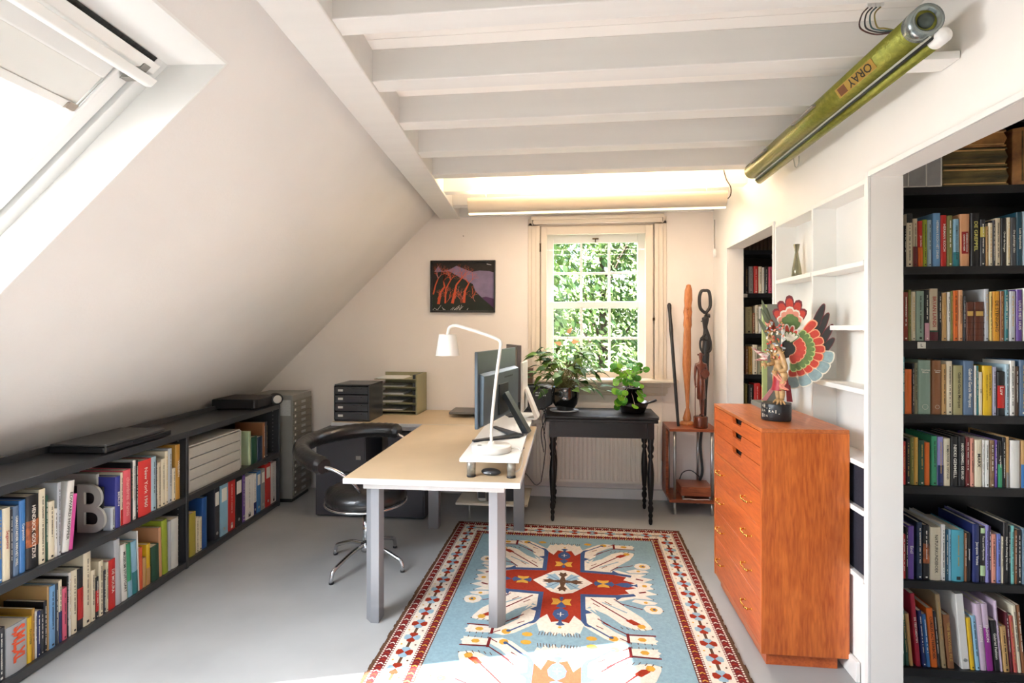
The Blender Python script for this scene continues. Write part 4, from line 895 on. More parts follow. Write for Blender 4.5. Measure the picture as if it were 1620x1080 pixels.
    for (cx, cz), r in ((lo(520, 530), .017), (lo(512, 668), .012), (lo(545, 190), .015), (lo(400, 110), .014), (lo(352, 205), .011), (lo(500, 270), .011)):
        b.ball((cx, -0.034, cz), r, 12, 6, (1.05, 1.0, .32))
    b.build('bands', GLD, t)
    b = MB(); p0, p1, p2 = up(130, 850), up(240, 930), up(330, 985)
    b.tube([(p0[0], -0.048, p0[1]), (p1[0], -0.046, p1[1]), (p2[0], -0.040, p2[1])], [0.002, 0.010, 0.016], 10)
    p0, p1 = up(180, 1030), up(330, 1000); b.tube([(p0[0], -0.048, p0[1]), (p1[0], -0.040, p1[1])], [0.003, 0.012], 10); b.build('beak', M('carving_striped', '#8c2b2b', 0.45, col2='#e0d2c4', scale=50, stretch=(1, 1, 4)), t)
    b = MB()
    for c in (up(345, 700), up(330, 705)): b.ball((c[0], -0.028, c[1]), 0.005, 8, 6)
    b.build('eye', CRM, t)
winged()

# ---- carved pieces on the corner stand
DKW = M('ebony_carving', '#221f1f', 0.4, var=0.25, scale=50, bump=0.3, bscale=60)
b = MB(); a0 = Vector((0.865, 4.55, 0.691)); a1 = Vector((0.835, 4.80, 1.71)); pts = [a0+(a1-a0)*k for k in (0, .2, .4, .6, .7, .78, .84, .92, .96, 0.985, 1.0)]
b.tube(pts, [0.011, 0.013, 0.0135, 0.014, 0.014, 0.018, 0.015, 0.0135, 0.017, 0.018, 0.010], 12)
tag(b.build('walking_stick', DKW), 'thin black carved stick leaning on the wall on the corner stand', 'walking stick')
ORW = wood('pale_carved_wood', '#c98248', '#a2592b', sc=(12, 12, 1.5), rough=0.4, wscale=1)
t = thing('wood_carving', 'tall slim orange wood carving on a round foot between black stick and figures', 'wood carving', (0.955, 4.66, 0.6905), 0)
b = MB()
def seclathe(mb, prof, n=16):
    vs = []; 
    for (rx, ry, z, ox) in prof:
        for i in range(n):
            a = 2*PI*i/n; vs.append((ox+rx*math.cos(a)*(1+0.06*math.cos(3*a)), ry*math.sin(a), z))
    k = len(prof); mb.add(vs, [(j*n+i, j*n+(i+1) % n, (j+1)*n+(i+1) % n, (j+1)*n+i) for j in range(k-1) for i in range(n)], True); mb.add(vs[-n:], [tuple(range(n))]); mb.add(vs[:n], [tuple(range(n-1, -1, -1))])
seclathe(b, [(0.030, 0.03, 0.02, 0.0), (0.035, 0.03, 0.05, 0.0), (0.024, 0.025, 0.10, 0.004), (0.013, 0.014, 0.14, 0.006), (0.018, 0.016, 0.25, 0.004), (0.028, 0.02, 0.38, 0.0), (0.036, 0.025, 0.50, -0.002), (0.033, 0.024, 0.62, 0.0), (0.031, 0.022, 0.75, 0.002), (0.028, 0.022, 0.80, 0.004), (0.035, 0.026, 0.83, 0.004), (0.031, 0.024, 0.90, 0.006), (0.036, 0.028, 0.94, 0.006), (0.028, 0.026, 0.99, 0.008), (0.034, 0.026, 1.04, 0.01), (0.030, 0.022, 1.12, 0.012), (0.018, 0.018, 1.165, 0.014), (0.006, 0.006, 1.17, 0.014)])
b.build('carved_shaft', ORW, t)
b = MB(); b.prism([(0.010, 0.9), (0.018, 0.86), (0.024, 0.93), (0.016, 0.98)], -0.04, -0.02, 'y'); b.ball((0.004, -0.022, 0.90), 0.013, 10, 6, (1, 1, 1.6)); b.ball((0.0, -0.024, 0.965), 0.012, 10, 6, (1.3, 1, .8)); b.build('carved_face', ORW, t)
MB().lathe([(0.056, 0.0), (0.058, 0.008), (0.050, 0.022), (0.030, 0.030), (0.0001, 0.032)], n=28).build('foot', ORW, t)
t = thing('wood_sculpture', 'tall black female wood sculpture with open loop above the head', 'sculpture', (1.115, 4.715, 0.6905), 0)
k0 = (0, 0, 0.0)
vs = [(0.0, 0, 0.56), (0.0, 0, 0.44), (-0.006, 0, 0.25), (-0.012, 0, 0.02), (0.010, 0, 0.66), (0.014, 0, 0.74), (0.004, 0, 0.80), (-0.004, 0, 0.865), (-0.012, -0.01, 0.895), (0.02, 0, 0.90), (0.030, 0, 0.93)]
es = [(0, 1), (1, 2), (2, 3), (0, 4), (4, 5), (5, 6), (6, 7), (7, 8), (7, 9), (9, 10)]
rs = [0.036, 0.034, 0.026, 0.024, 0.034, 0.034, 0.018, 0.028, 0.022, 0.022, 0.012]
skin('figure', vs, es, rs, DKW, t)
b = MB(); 
for pts in ([(-0.004, -0.03, 0.76), (-0.040, -0.02, 0.70), (-0.042, -0.024, 0.64), (-0.026, -0.03, 0.60)], [(0.030, 0.01, 0.76), (0.046, 0.0, 0.69), (0.040, -0.02, 0.62), (0.01, -0.035, 0.60)]): b.tube(smoothpath(pts, 5), 0.0095, 10)
b.build('arm', DKW, t); b = MB()
for s in (-0.022, 0.010): b.ball((s-.010, -0.034, 0.715), 0.017, 10, 7, (1, 1.3, 1))
b.build('breast', DKW, t)
lp = [(0.004, 0, 0.93), (-0.038, 0, 0.975), (-0.045, 0, 1.06), (-0.030, 0, 1.115), (0.0, 0, 1.122), (0.030, 0, 1.115), (0.042, 0, 1.06), (0.040, 0, 0.98)]
b = MB(); b.tube(smoothpath(lp+[lp[0]], 5)[:-1], 0.0135, 10, closed=True); b.build('head_loop', DKW, t)
b = MB(); b.ball((-0.024, -0.02, 0.875), 0.005, 8, 5); b.ball((-0.030, -0.006, 0.862), 0.006, 8, 5); b.build('face_features', DKW, t)
RBW = M('red_brown_carving', '#6f3420', 0.3, var=0.3, scale=40, coat=0.4)
t = thing('figurine', 'small red brown carved old man with walking staff on round base', 'figurine', (1.035, 4.52, 0.6905), 0)
MB().lathe([(0.054, 0.0), (0.056, 0.004), (0.056, 0.085), (0.052, 0.092), (0.0001, 0.092)], n=32).build('base', M('copper_brown_base', '#6a3420', 0.25, 0.3, var=0.2, scale=20, stretch=(4, 4, .3)), t)
vs = [(0, 0, 0.36), (0, 0, 0.43), (0.0, 0, 0.50), (0.0, 0, 0.545), (0.0, -0.004, 0.585), (0.0, -0.004, 0.61), (0.014, 0, 0.33), (0.022, 0, 0.22), (0.018, 0, 0.105), (0.016, -0.03, 0.098), (-0.014, 0, 0.33), (0.0, 0.006, 0.22), (0.010, 0.012, 0.11), (-0.014, -0.02, 0.100), (0.040, 0, 0.508), (0.046, 0.0, 0.42), (0.015, -0.035, 0.395), (-0.038, 0, 0.508), (-0.046, 0, 0.41), (-0.045, -0.02, 0.335)]
es = [(0, 1), (1, 2), (2, 3), (3, 4), (4, 5), (0, 6), (6, 7), (7, 8), (8, 9), (0, 10), (10, 11), (11, 12), (12, 13), (2, 14), (14, 15), (15, 16), (2, 17), (17, 18), (18, 19)]
rs = [0.027, 0.026, 0.028, 0.011, 0.019, 0.014, 0.017, 0.011, 0.008, 0.007, 0.017, 0.011, 0.008, 0.007, 0.014, 0.010, 0.008, 0.014, 0.009, 0.008]
skin('body', vs, es, rs, RBW, t)
MB().tube([(-0.047, -0.022, 0.345), (-0.048, -0.022, 0.093)], 0.0035, 8).build('staff', RBW, t)
b = MB(); b.lathe([(0.020, 0.0), (0.034, 0.01), (0.033, 0.12), (0.028, 0.17)], (0.004, 0.0, 0.225), 18); b.build('loincloth', RBW, t)
b = MB(); b.cyl((0.024, -0.052, 0.44), 0.034, 0.020, 20, 'y'); b.build('round_tray', RBW, t); b = MB(); b.ball((-0.021, -0.003, 0.59), 0.007, 8, 6); b.ball((0.021, -0.003, 0.59), 0.007, 8, 6); b.ball((0.0, -0.024, 0.588), 0.005, 8, 6); b.ball((-0.008, -0.020, 0.597), 0.003, 6, 5); b.ball((0.008, -0.020, 0.597), 0.003, 6, 5); b.box(-0.007, 0.007, -0.0245, -0.018, 0.575, 0.578); b.build('face_features', RBW, t)
b = MB()
for s in (-1, 1):
    for k in range(5): b.tube([(s*0.046 if s > 0 else -0.046, -0.022+k*0.001, 0.335 if s < 0 else 0.395), ((0.006 if s > 0 else -0.05)+k*.003, -0.032, (0.40 if s > 0 else 0.318)+k*.004)], 0.003, 6)
b.build('finger', RBW, t)

# ---- plants
def leaf(mb, p, d, up, L_, W_, fold=0.25, droop=0.3, shape='lance', n=7):
    d = Vector(d).normalized(); up = Vector(up); s = d.cross(up).normalized(); u = s.cross(d).normalized(); vs = []
    for i in range(n+1):
        t_ = i/n
        if shape == 'lance': w_ = W_*(math.sin(PI*min(1, t_*1.0)**0.62))*(1-t_*0.25)
        else: w_ = W_*math.sqrt(max(0, 1-(2*t_-1)**2))
        c = Vector(p)+d*(L_*t_)+u*(-droop*L_*t_*t_)
        vs += [c-s*w_/2+u*fold*w_/2, c, c+s*w_/2+u*fold*w_/2]
    fs = []
    for i in range(n):
        a = i*3; fs += [(a, a+1, a+4, a+3), (a+1, a+2, a+5, a+4)]
    mb.add(vs, fs, True)
GL1 = M('leaf_olive_green', '#587a26', 0.6, var=0.5, scale=14, spec=0.25); GL2 = M('leaf_dark_green', '#2f541a', 0.6, var=0.3, scale=14, spec=0.25)
POTB = M('glazed_black_pot', '#0f1416', 0.08, coat=1.0, var=0.4, scale=5); SOIL = M('potting_soil', '#2a1d14', 0.95, bump=0.6, bscale=80)
t = thing('potted_anthurium', 'bushy pointed-leaf plant in glazed black pot on the black table', 'plant', (-0.055, 4.42, 0.8225), 0)
MB().lathe([(0.10, 0.0), (0.115, 0.004), (0.117, 0.010), (0.0001, 0.008)], (-0.01, 0, 0), 32).build('saucer', M('saucer_grey', '#8b8f94', 0.3), t)
pot = MB().lathe([(0.066, 0.008), (0.072, 0.012), (0.070, 0.022), (0.098, 0.06), (0.112, 0.11), (0.114, 0.15), (0.108, 0.185), (0.116, 0.196), (0.112, 0.200), (0.100, 0.192), (0.100, 0.170), (0.0001, 0.170)], n=40).build('pot', POTB, t)
MB().lathe([(0.099, 0.178), (0.06, 0.182), (0.0001, 0.184)], n=24).build('soil', SOIL, t)
rnd = random.Random(21); lb = MB(); stm = MB()
for i in range(125):
    a = rnd.uniform(0, 2*PI); e = rnd.uniform(0.05, 1.25); R_ = rnd.uniform(0.13, 0.34)
    if i < 12: e = rnd.uniform(-0.15, 0.15); R_ = rnd.uniform(.2, .3)
    base = Vector((rnd.uniform(-.05, .05), rnd.uniform(-.05, .05), 0.178)); tip = Vector((math.cos(a)*math.cos(e)*R_*1.0, math.sin(a)*math.cos(e)*R_*0.62, 0.20+math.sin(e)*R_*1.05+0.02))
    if e < 0.2: tip.z = 0.20+rnd.uniform(-.04, .10)
    stm.tube([base, base*.5+tip*.5+Vector((0, 0, 0.035)), tip], [0.0028, 0.0022, 0.0018], 5, caps=False)
    dd = Vector((math.cos(a), math.sin(a)*.7, rnd.uniform(-0.7, 0.35))); lb.mi = 0 if rnd.random() < 0.62 else 1
    leaf(lb, tip, dd, (rnd.uniform(-.5, .5), rnd.uniform(-.8, .2), 1), rnd.uniform(0.080, 0.125), rnd.uniform(0.046, 0.066), 0.25, rnd.uniform(.15, .5))
for (x, z) in ((0.05, 0.56), (-0.03, 0.54), (0.02, 0.62)):
    stm.tube(smoothpath([(0.01, 0, 0.18), (x*.5, 0.02, z*.6), (x, 0, z)], 5), 0.002, 5)
lb.build('foliage', [GL1, GL2], t); stm.build('stems', M('stem_olive', '#6f6a35', 0.5), t)
fb = MB()
for (x, z, a) in ((0.05, 0.56, .2), (-0.03, 0.54, 2.6), (0.02, 0.63, 1.2)): leaf(fb, (x, 0, z), (math.cos(a), -.2, math.sin(a)*.6), (0, -1, .3), 0.065, 0.038, .2, .2)
fb.build('faded_flower', M('flower_salmon', '#d8a476', 0.5), t)
t = thing('potted_pilea', 'round-leaf plant in dark pot standing in a handled pan on the black table', 'plant', (0.455, 4.42, 0.8225), 0)
pan = MB().lathe([(0.085, 0.0), (0.092, 0.003), (0.108, 0.04), (0.128, 0.085), (0.124, 0.086), (0.102, 0.04), (0.086, 0.008), (0.0001, 0.008)], (0.03, 0, 0), 36).build('pan', M('pan_brown', '#2b2220', 0.25, 0.4, var=0.3, scale=8), t)
MB().tube([(0.145, -0.02, 0.075), (0.18, -0.035, 0.09), (0.21, -0.045, 0.105)], [0.006, 0.0075, 0.0085], 8).build('handle', M('pan_brown'), pan)
MB().lathe([(0.062, 0.010), (0.064, 0.014), (0.082, 0.19), (0.088, 0.192), (0.088, 0.205), (0.080, 0.205), (0.078, 0.185), (0.0001, 0.185)], (0.03, 0.0, 0), 32).build('pot', POTB, t)
rnd = random.Random(8); lb = MB(); stm = MB()
for i in range(54):
    a = rnd.uniform(0, 2*PI); z = 0.26+rnd.uniform(-0.03, 0.12)*1.0; R_ = rnd.uniform(0.02, 0.13)
    if i >= 36: z = rnd.uniform(0.04, 0.24); R_ = rnd.uniform(.09, .15); a = -rnd.uniform(0.35, 2.75)
    tip = Vector((math.cos(a)*R_*1.05, math.sin(a)*R_*0.8-(0.03 if i >= 36 else 0), z)); o = Vector((0.0, -0.03, 0.19+(0.08 if i < 36 else 0)))
    stm.tube([o, o*.45+tip*.55+Vector((0, 0, 0.02)), tip], 0.0016, 5, caps=False)
    r = rnd.uniform(0.044, 0.066); nrm = Vector((rnd.uniform(-.4, .4), -rnd.uniform(0.5, 1.0), rnd.uniform(.2, .9))).normalized(); dd = nrm.cross(Vector((1, rnd.uniform(-.5, .5), 0))).normalized()
    lb.mi = i % 2; leaf(lb, tip-dd*r/2, dd, nrm, r, r, 0.10, 0.1, 'round', 9)
lb.build('foliage', [M('pilea_green', '#3c7a16', 0.6, var=0.3, scale=20, spec=0.2), M('pilea_lime', '#6a9e22', 0.6, var=0.3, scale=20, spec=0.2)], t); stm.tube(smoothpath([(0, -0.03, 0.19), (0.005, -0.03, 0.24), (0.0, -0.02, 0.30)], 4), 0.004, 6); stm.build('stems', M('pilea_stem', '#a08a7a', 0.5), t)

# ---- projector, scanner
SHX, SHY, SHA = -2.455, 4.32, PI/2+math.atan(0.06)
def S_(s, off=0.0):   # point on the front line of the low shelf at room depth s
    return Vector((-2.455-0.06*(s-4.32)-off, s, 0))
t = thing('projector', 'black projector with round lens at the far end of the low shelf', 'projector', (-2.64, 4.08, 0.8535), math.radians(4))
b = MB(); b.prism([(-0.17, -0.13), (0.17, -0.13), (0.185, -0.11), (0.185, 0.20), (-0.17, 0.20)], 0.012, 0.085); b.build('body', BPLAST, t, bevel=0.008, seg=3)
b = MB()
for p in ((-0.13, -0.1), (0.14, -0.1), (-0.13, .15), (.14, .15)): b.cyl((p[0], p[1], 0), 0.012, 0.013)
b.build('foot', BPLAST, t)
b = MB(); b.T = Matrix.Translation((0.205, 0.165, 0.052)) @ Matrix.Rotation(math.radians(40), 4, 'Z') @ Matrix.Rotation(PI/2, 4, 'X') ; b.lathe([(0.046, -0.06), (0.048, 0.02), (0.045, 0.028), (0.036, 0.028)], n=32); ln = b.build('lens_barrel', BPLAST, t)
b = MB(); b.T = Matrix.Translation((0.205, 0.165, 0.052)) @ Matrix.Rotation(math.radians(40), 4, 'Z') @ Matrix.Rotation(PI/2, 4, 'X'); b.lathe([(0.039, 0.024), (0.03, 0.030), (0.015, 0.033), (0.0001, 0.034)], n=28); b.build('lens_glass', M('lens_glass', '#b9b6b0', 0.25, 0.0), ln)
t = thing('flatbed_scanner', 'flat black scanner lying on the low shelf above the red book', 'scanner', (-2.36, 2.505, 0.8535), math.radians(3.4))
b = MB(); b.prism([(-0.30, 0.0), (-0.012, 0.0), (0.0, 0.012), (0.0, 0.49), (-0.03, 0.51), (-0.30, 0.51)], 0.006, 0.034); b.build('body', BPLAST, t, bevel=0.004)
b = MB(); b.prism([(-0.30, 0.0), (-0.012, 0.0), (0.0, 0.012), (0.0, 0.44), (-0.03, 0.47), (-0.30, 0.47)], 0.036, 0.050); b.build('lid', M('scanner_lid', '#3b3a39', 0.4, bump=0.03, bscale=300), t, bevel=0.006, seg=3)
MB().box(-0.003, 0.0025, 0.19, 0.44, 0.022, 0.027).build('slot', M('slot_black', '#050505', 0.6), t); MB().box(-0.004, 0.0018, -0.0018, 0.004, 0.008, 0.05).build('corner_strip', STEEL, t)

# ---- low black shelf unit
t = thing('shelf_unit', 'long low black metal shelf unit full of books under the sloping roof', 'shelf', (SHX, SHY, 0), SHA-PI/2)
# local: x to the room, y along the wall (far end at 0, running to negative y)
def sbox(x0, x1, y0, y1, z0, z1): return MB().box(x0, x1, y0, y1, z0, z1)
Ln = 2.52; ym = -1.20
for (z0, z1, nm) in ((0.832, 0.853, 'top_board'),): sbox(-0.345, 0.0, -Ln, 0.0, z0, z1).build(nm, BLACKM, t, bevel=0.002)
MB().box(-0.004, 0.003, -Ln, 0, 0.815, 0.854).build('front_edge', BLACKM, t, bevel=0.001)
for (a, c) in ((-Ln+0.02, ym-0.012), (ym+0.012, -0.018)):
    for z in (0.450, 0.045):
        sf = sbox(-0.34, 0.0, a, c, z-0.012, z-0.001).build('shelf_board', BLACKM, t, bevel=0.001); MB().box(-0.006, 0.001, a, c, z-0.040, z-0.0005).build('shelf_lip', BLACKM, sf, bevel=0.001)
HOLE = M('hole_pale', '#8f8f8c', 0.5)
for y in (-0.018, ym-0.012, ym+0.004, -Ln+0.006):
    p = MB().box(-0.345, -0.002, y, y+0.010, 0.0, 0.832).build('side_panel', BLACKM, t)
    if y in (-0.018,) or abs(y-(ym-0.012)) < 1e-6:
        b = MB(); z = 0.08
        while z < 0.8: b.cyl((-0.05, y-0.0006, z), 0.004, 0.0008, 8, 'y'); z += 0.0325
        b.build('peg_holes', HOLE, p)
for y in (-0.020, ym-0.012, -Ln+0.002): MB().box(-0.02, 0.004, y, y+0.024, 0.0, 0.853).build('post', BLACKM, t, bevel=0.003)
MB().box(-0.345, -0.340, -Ln, 0, 0.03, 0.83).build('back_panel', BLACKM, t); MB().box(-0.352, -0.337, -Ln, -0.02, 0.853, 0.888).build('back_rail', BLACKM, t, bevel=0.002)

# ---- grey box of shallow drawers on the far bay
p = S_(3.155, 0.012); t = thing('drawer_box', 'light grey box of four shallow drawers on the upper row of the low shelf', 'drawer box', (p.x, p.y, 0.4505), SHA)
LG = M('light_grey_box', '#b6b3aa', 0.45, var=0.04)
b = MB(); b.box(0, 0.60, 0.01, 0.30, 0, 0.012).box(0, 0.60, 0.01, 0.30, 0.290, 0.300).box(0, 0.012, 0.0, 0.30, 0.012, 0.290).box(0.588, 0.60, 0.0, 0.30, 0.012, 0.290).box(0.012, 0.588, 0.29, 0.30, 0.012, 0.29); b.build('housing', LG, t, bevel=0.002)
for i in range(4): MB().box(0.014, 0.586, 0.002, 0.28, 0.014+i*0.0690, 0.014+i*0.0690+0.064).build('drawer', LG, t, bevel=0.003)

# ---- letter B book end
def bookend():
    me = text_mesh('B', 8); xs = [v.co.x for v in me.vertices]; ys = [v.co.y for v in me.vertices]
    W, Hh = max(xs)-min(xs), max(ys)-min(ys); kx, ky = 0.150/W, 0.245/Hh; x0, y0 = min(xs), min(ys)
    bm = bmesh.new(); bm.from_mesh(me); bmesh.ops.remove_doubles(bm, verts=bm.verts, dist=1e-4)
    for v in bm.verts: v.co = Vector(((v.co.x-x0)*kx, 0, (v.co.y-y0)*ky))
    r = bmesh.ops.extrude_face_region(bm, geom=bm.faces[:]); 
    for e in r['geom']:
        if isinstance(e, bmesh.types.BMVert): e.co.y += 0.014
    bmesh.ops.recalc_face_normals(bm, faces=bm.faces); me2 = bpy.data.meshes.new('bookend'); bm.to_mesh(me2); bm.free(); bpy.data.meshes.remove(me)
    me2.polygons.foreach_set('use_smooth', [False]*len(me2.polygons))
    me2.materials.append(M('bookend_grey', '#b9b7ae', 0.4, 0.15, var=0.08, scale=6))
    o = bpy.data.objects.new('bookend', me2); COL.objects.link(o); o.location = (-2.52, 2.505, 0.4505); o.rotation_euler = (0, 0, math.radians(2))
    tag(o, 'grey metal book end shaped like a capital letter B on the low shelf', 'book end')
bookend()
def album(loc, rz, w_, d_, h_, col, lab, rot=0):
    o = MB().box(0, w_, 0, d_, 0, h_).build('album', M('album_'+col.strip('#'), col, 0.6, var=0.1), bevel=0.002); o.location = loc; o.rotation_euler = (0, 0, rz); return tag(o, lab, 'album')
album((-2.69, 2.555, 0.4505), math.radians(2), 0.225, 0.016, 0.285, '#c9c5bb', 'pale grey album standing face-on behind the letter B book end')
album((-2.655, 2.530, 0.4505), math.radians(2), 0.245, 0.014, 0.225, '#232224', 'black album standing face-on directly behind the letter B book end')

DZ=(2.109,1.77,1.453,1.13,0.816)
R1=[
(1.388,0.008,0.174,0.144,0,'black',None),
(1.3968,0.0232,0.223,0.136,0,'cream+black cap',None),
(1.422,0.018,0.202,0.154,0,'beige+dark red',None),
(1.442,0.018,0.192,0.139,0,'red+orange','Jet heden'),
(1.461,0.017,0.197,0.134,0,'lime green',None),
(1.48,0.015,0.195,0.154,0,'pale blue',None),
(1.5,0.029,0.223,0.185,0,'sky blue','HERMAN KOCH HET DINER'),
(1.531,0.022,0.214,0.178,0,'red','HERMAN KOCH'),
(1.555,0.021,0.212,0.176,0,'olive',None),
(1.578,0.023,0.197,0.143,0,'light blue+teal','HERMAN KOCH ODESSA STAR'),
(1.604,0.037,0.217,0.162,0,'peach','HERMAN KOCH/DENKTE HEM'),
(1.646,0.032,0.22,0.147,0,'black','DE GREPPEL'),
(1.681,0.02,0.193,0.14,0,'charcoal+yellow label',None),
(1.703,0.009,0.164,0.136,0,'tan',None),
(1.713,0.016,0.178,0.143,0,'cream',None),
(1.73,0.008,0.189,0.186,0,'charcoal',None),
(1.739,0.019,0.197,0.18,0,'beige',None),
(1.76,0.02,0.197,0.178,0,'black','Over de bergen'),
(1.781,0.015,0.199,0.178,0,'cream',None),
(1.797,0.02,0.199,0.142,0,'dark grey','De gelukkige klas'),
(1.818,0.022,0.22,0.149,0,'dark teal','Luis Sepulveda'),
(1.841,0.017,0.222,0.168,0,'pale blue',None),
]
R2=[
(1.383,0.021,0.204,0.174,0,'brown red',None),
(1.405,0.011,0.214,0.181,0,'olive',None),
(1.4168,0.0162,0.206,0.183,0,'cream',None),
(1.435,0.031,0.209,0.135,0,'sage green',None),
(1.467,0.019,0.213,0.166,0,'black+pink',None),
(1.487,0.032,0.218,0.17,0,'beige+maroon','BRYAN LANDI'),
(1.52,0.014,0.206,0.16,0,'black',None),
(1.535,0.019,0.2,0.141,0,'tan',None),
(1.555,0.013,0.203,0.158,0,'white',None),
(1.569,0.008,0.208,0.135,0,'olive',None),
(1.578,0.019,0.209,0.186,0,'orange',None),
(1.598,0.017,0.211,0.182,0,'peach',None),
(1.618,0.008,0.186,0.163,0,'charcoal',None),
(1.627,0.03,0.162,0.148,0,'brown leather',''),
(1.658,0.038,0.162,0.185,0,'brown leather',''),
(1.697,0.017,0.215,0.164,0,'silver grey',None),
(1.717,0.01,0.204,0.183,0,'light yellow',None),
(1.728,0.027,0.205,0.181,0,'orange yellow','DE STENIGING'),
(1.756,0.016,0.206,0.161,0,'brown',None),
(1.773,0.015,0.21,0.155,0,'teal',None),
(1.791,0.024,0.205,0.166,0,'light grey',None),
(1.817,0.023,0.212,0.156,0,'purple','LOUIS HET HUIS'),
(1.842,0.016,0.217,0.14,0,'white',None),
]
R3=[
(1.382,0.008,0.24,0.148,0,'teal',None),
(1.391,0.027,0.187,0.179,0,'orange',''),
(1.42,0.008,0.211,0.133,0,'charcoal',None),
(1.429,0.012,0.215,0.133,0,'grey olive',None),
(1.442,0.049,0.226,0.168,0,'sage green','Thomas Mann'),
(1.496,0.036,0.225,0.147,0,'brown','Thomas Mann'),
(1.535,0.017,0.21,0.162,0,'tan',None),
(1.553,0.022,0.223,0.158,0,'cream',None),
(1.579,0.036,0.205,0.151,0,'khaki','Gabriel Garcia Marquez'),
(1.618,0.039,0.224,0.19,0,'slate blue','Gabriel Garcia Marquez'),
(1.659,0.008,0.205,0.142,0,'white',None),
(1.6678,0.007,0.204,0.155,0,'teal',None),
(1.6756,0.0144,0.178,0.142,0,'cream','ZES'),
(1.691,0.036,0.204,0.168,0,'yellow','Gabriel Garcia Marquez/Liefde in tijden van cholera'),
(1.728,0.015,0.201,0.147,0,'lavender grey',None),
(1.746,0.028,0.181,0.151,0,'black+red','Luv'),
(1.776,0.015,0.211,0.175,0,'pale blue',None),
(1.793,0.02,0.226,0.149,0,'white',None),
(1.814,0.013,0.203,0.164,0,'dark brown',None),
(1.829,0.029,0.229,0.184,0,'slate blue',None),
]
R4=[
(1.382,0.012,0.181,0.166,0,'red',None),
(1.395,0.017,0.194,0.164,0,'black',None),
(1.413,0.013,0.2,0.174,0,'olive',None),
(1.427,0.016,0.199,0.206,0,'yellow tan',None),
(1.444,0.024,0.188,0.197,0,'dark green',None),
(1.469,0.019,0.179,0.174,0,'orange',''),
(1.495,0.021,0.206,0.18,0,'green',None),
(1.518,0.022,0.203,0.171,0,'lavender+navy',None),
(1.542,0.025,0.197,0.188,0,'cream','RUMBOUWER IN OPSTAND'),
(1.569,0.027,0.206,0.163,0,'black','NIKKI GEMMELL'),
(1.598,0.026,0.207,0.202,0,'black','NIKKI GEMMELL DE BRUID'),
(1.626,0.015,0.204,0.214,0,'dark red',None),
(1.643,0.015,0.201,0.217,0,'salmon',None),
(1.66,0.028,0.195,0.204,0,'cream','MARX'),
(1.69,0.008,0.194,0.218,0,'white',None),
(1.6988,0.0172,0.193,0.161,0,'white',None),
(1.718,0.018,0.193,0.177,0,'brown patterned',None),
(1.737,0.009,0.195,0.218,0,'purple',None),
(1.748,0.016,0.191,0.207,0,'black+green','Long Island'),
(1.766,0.012,0.206,0.185,0,'black',None),
(1.78,0.01,0.209,0.217,0,'tan+dark',None),
(1.794,0.038,0.195,0.197,0,'white',''),
(1.835,0.023,0.194,0.209,0,'tan+blue',None),
]
R5=[
(1.381,0.013,0.185,0.215,0,'red',None),
(1.395,0.008,0.215,0.21,0,'black',None),
(1.404,0.023,0.222,0.222,0,'purple','Encl'),
(1.438,0.021,0.239,0.207,0,'navy patterned',None),
(1.461,0.025,0.228,0.219,0,'black+burst',None),
(1.489,0.042,0.221,0.248,0,'cream','NATUURKUNDEBOEK'),
(1.532,0.016,0.233,0.217,0,'white',None),
(1.549,0.011,0.213,0.2,0,'dark teal',None),
(1.561,0.008,0.213,0.202,0,'light blue',None),
(1.57,0.05,0.213,0.208,0,'turquoise',None),
(1.622,0.008,0.2,0.239,0,'brown',None),
(1.631,0.014,0.202,0.218,0,'black','Jaeckemeyer'),
(1.653,0.026,0.239,0.215,0,'navy','Jacques Vette'),
(1.681,0.019,0.231,0.205,0,'black+pale green','Facts and Mysteries'),
(1.701,0.013,0.237,0.249,0,'lavender',None),
(1.7148,0.0072,0.233,0.221,0,'dark purple',None),
(1.7228,0.0192,0.201,0.21,0,'salmon',None),
(1.743,0.017,0.202,0.203,0,'periwinkle blue',None),
(1.761,0.008,0.192,0.203,0,'cream',None),
(1.7698,0.0182,0.25,0.208,0,'black','Stephen Hawking Het heelal'),
(1.7888,0.0072,0.236,0.234,0,'black',None),
(1.7968,0.0132,0.238,0.207,0,'aqua',None),
(1.812,0.008,0.221,0.202,0,'brown',None),
(1.821,0.016,0.222,0.225,0,'black',None),
(1.839,0.014,0.229,0.212,0,'grey blue',None),
]
R6=[
(1.382,0.011,0.242,0.25,0.085,'dark green',None),
(1.395,0.013,0.239,0.206,0.085,'dark green',None),
(1.41,0.014,0.219,0.226,0.085,'tan',None),
(1.436,0.018,0.305,0.239,0.085,'crimson','DE TESTAMENTEN'),
(1.46,0.015,0.233,0.22,0.085,'navy',None),
(1.477,0.014,0.22,0.249,0.085,'blue',None),
(1.494,0.025,0.247,0.224,0.085,'orange','CURSUS ACTEERBOEK'),
(1.52,0.01,0.234,0.212,0.085,'charcoal',None),
(1.535,0.018,0.306,0.221,0.085,'beige brown',None),
(1.558,0.025,0.222,0.202,0.085,'brown','THE MAXWELL FILE'),
(1.612,0.03,0.312,0.221,0.085,'white binder',''),
(1.645,0.017,0.214,0.212,0.085,'yellow',None),
(1.665,0.017,0.224,0.244,0.085,'light blue',None),
(1.683,0.023,0.275,0.242,0.085,'lilac','FASHION'),
(1.707,0.024,0.277,0.225,0.085,'lilac+magenta','FASHION'),
(1.737,0.02,0.208,0.202,0.085,'black','Gabriel Fashion'),
(1.759,0.008,0.291,0.213,0.085,'lilac',None),
(1.771,0.023,0.187,0.212,0.085,'tan',None),
(1.796,0.01,0.246,0.21,0.085,'maroon',None),
(1.809,0.014,0.232,0.212,0.085,'salmon red',None),
(1.824,0.014,0.277,0.243,0.085,'cream',None),
(1.841,0.012,0.278,0.207,0.085,'brown',None),
]
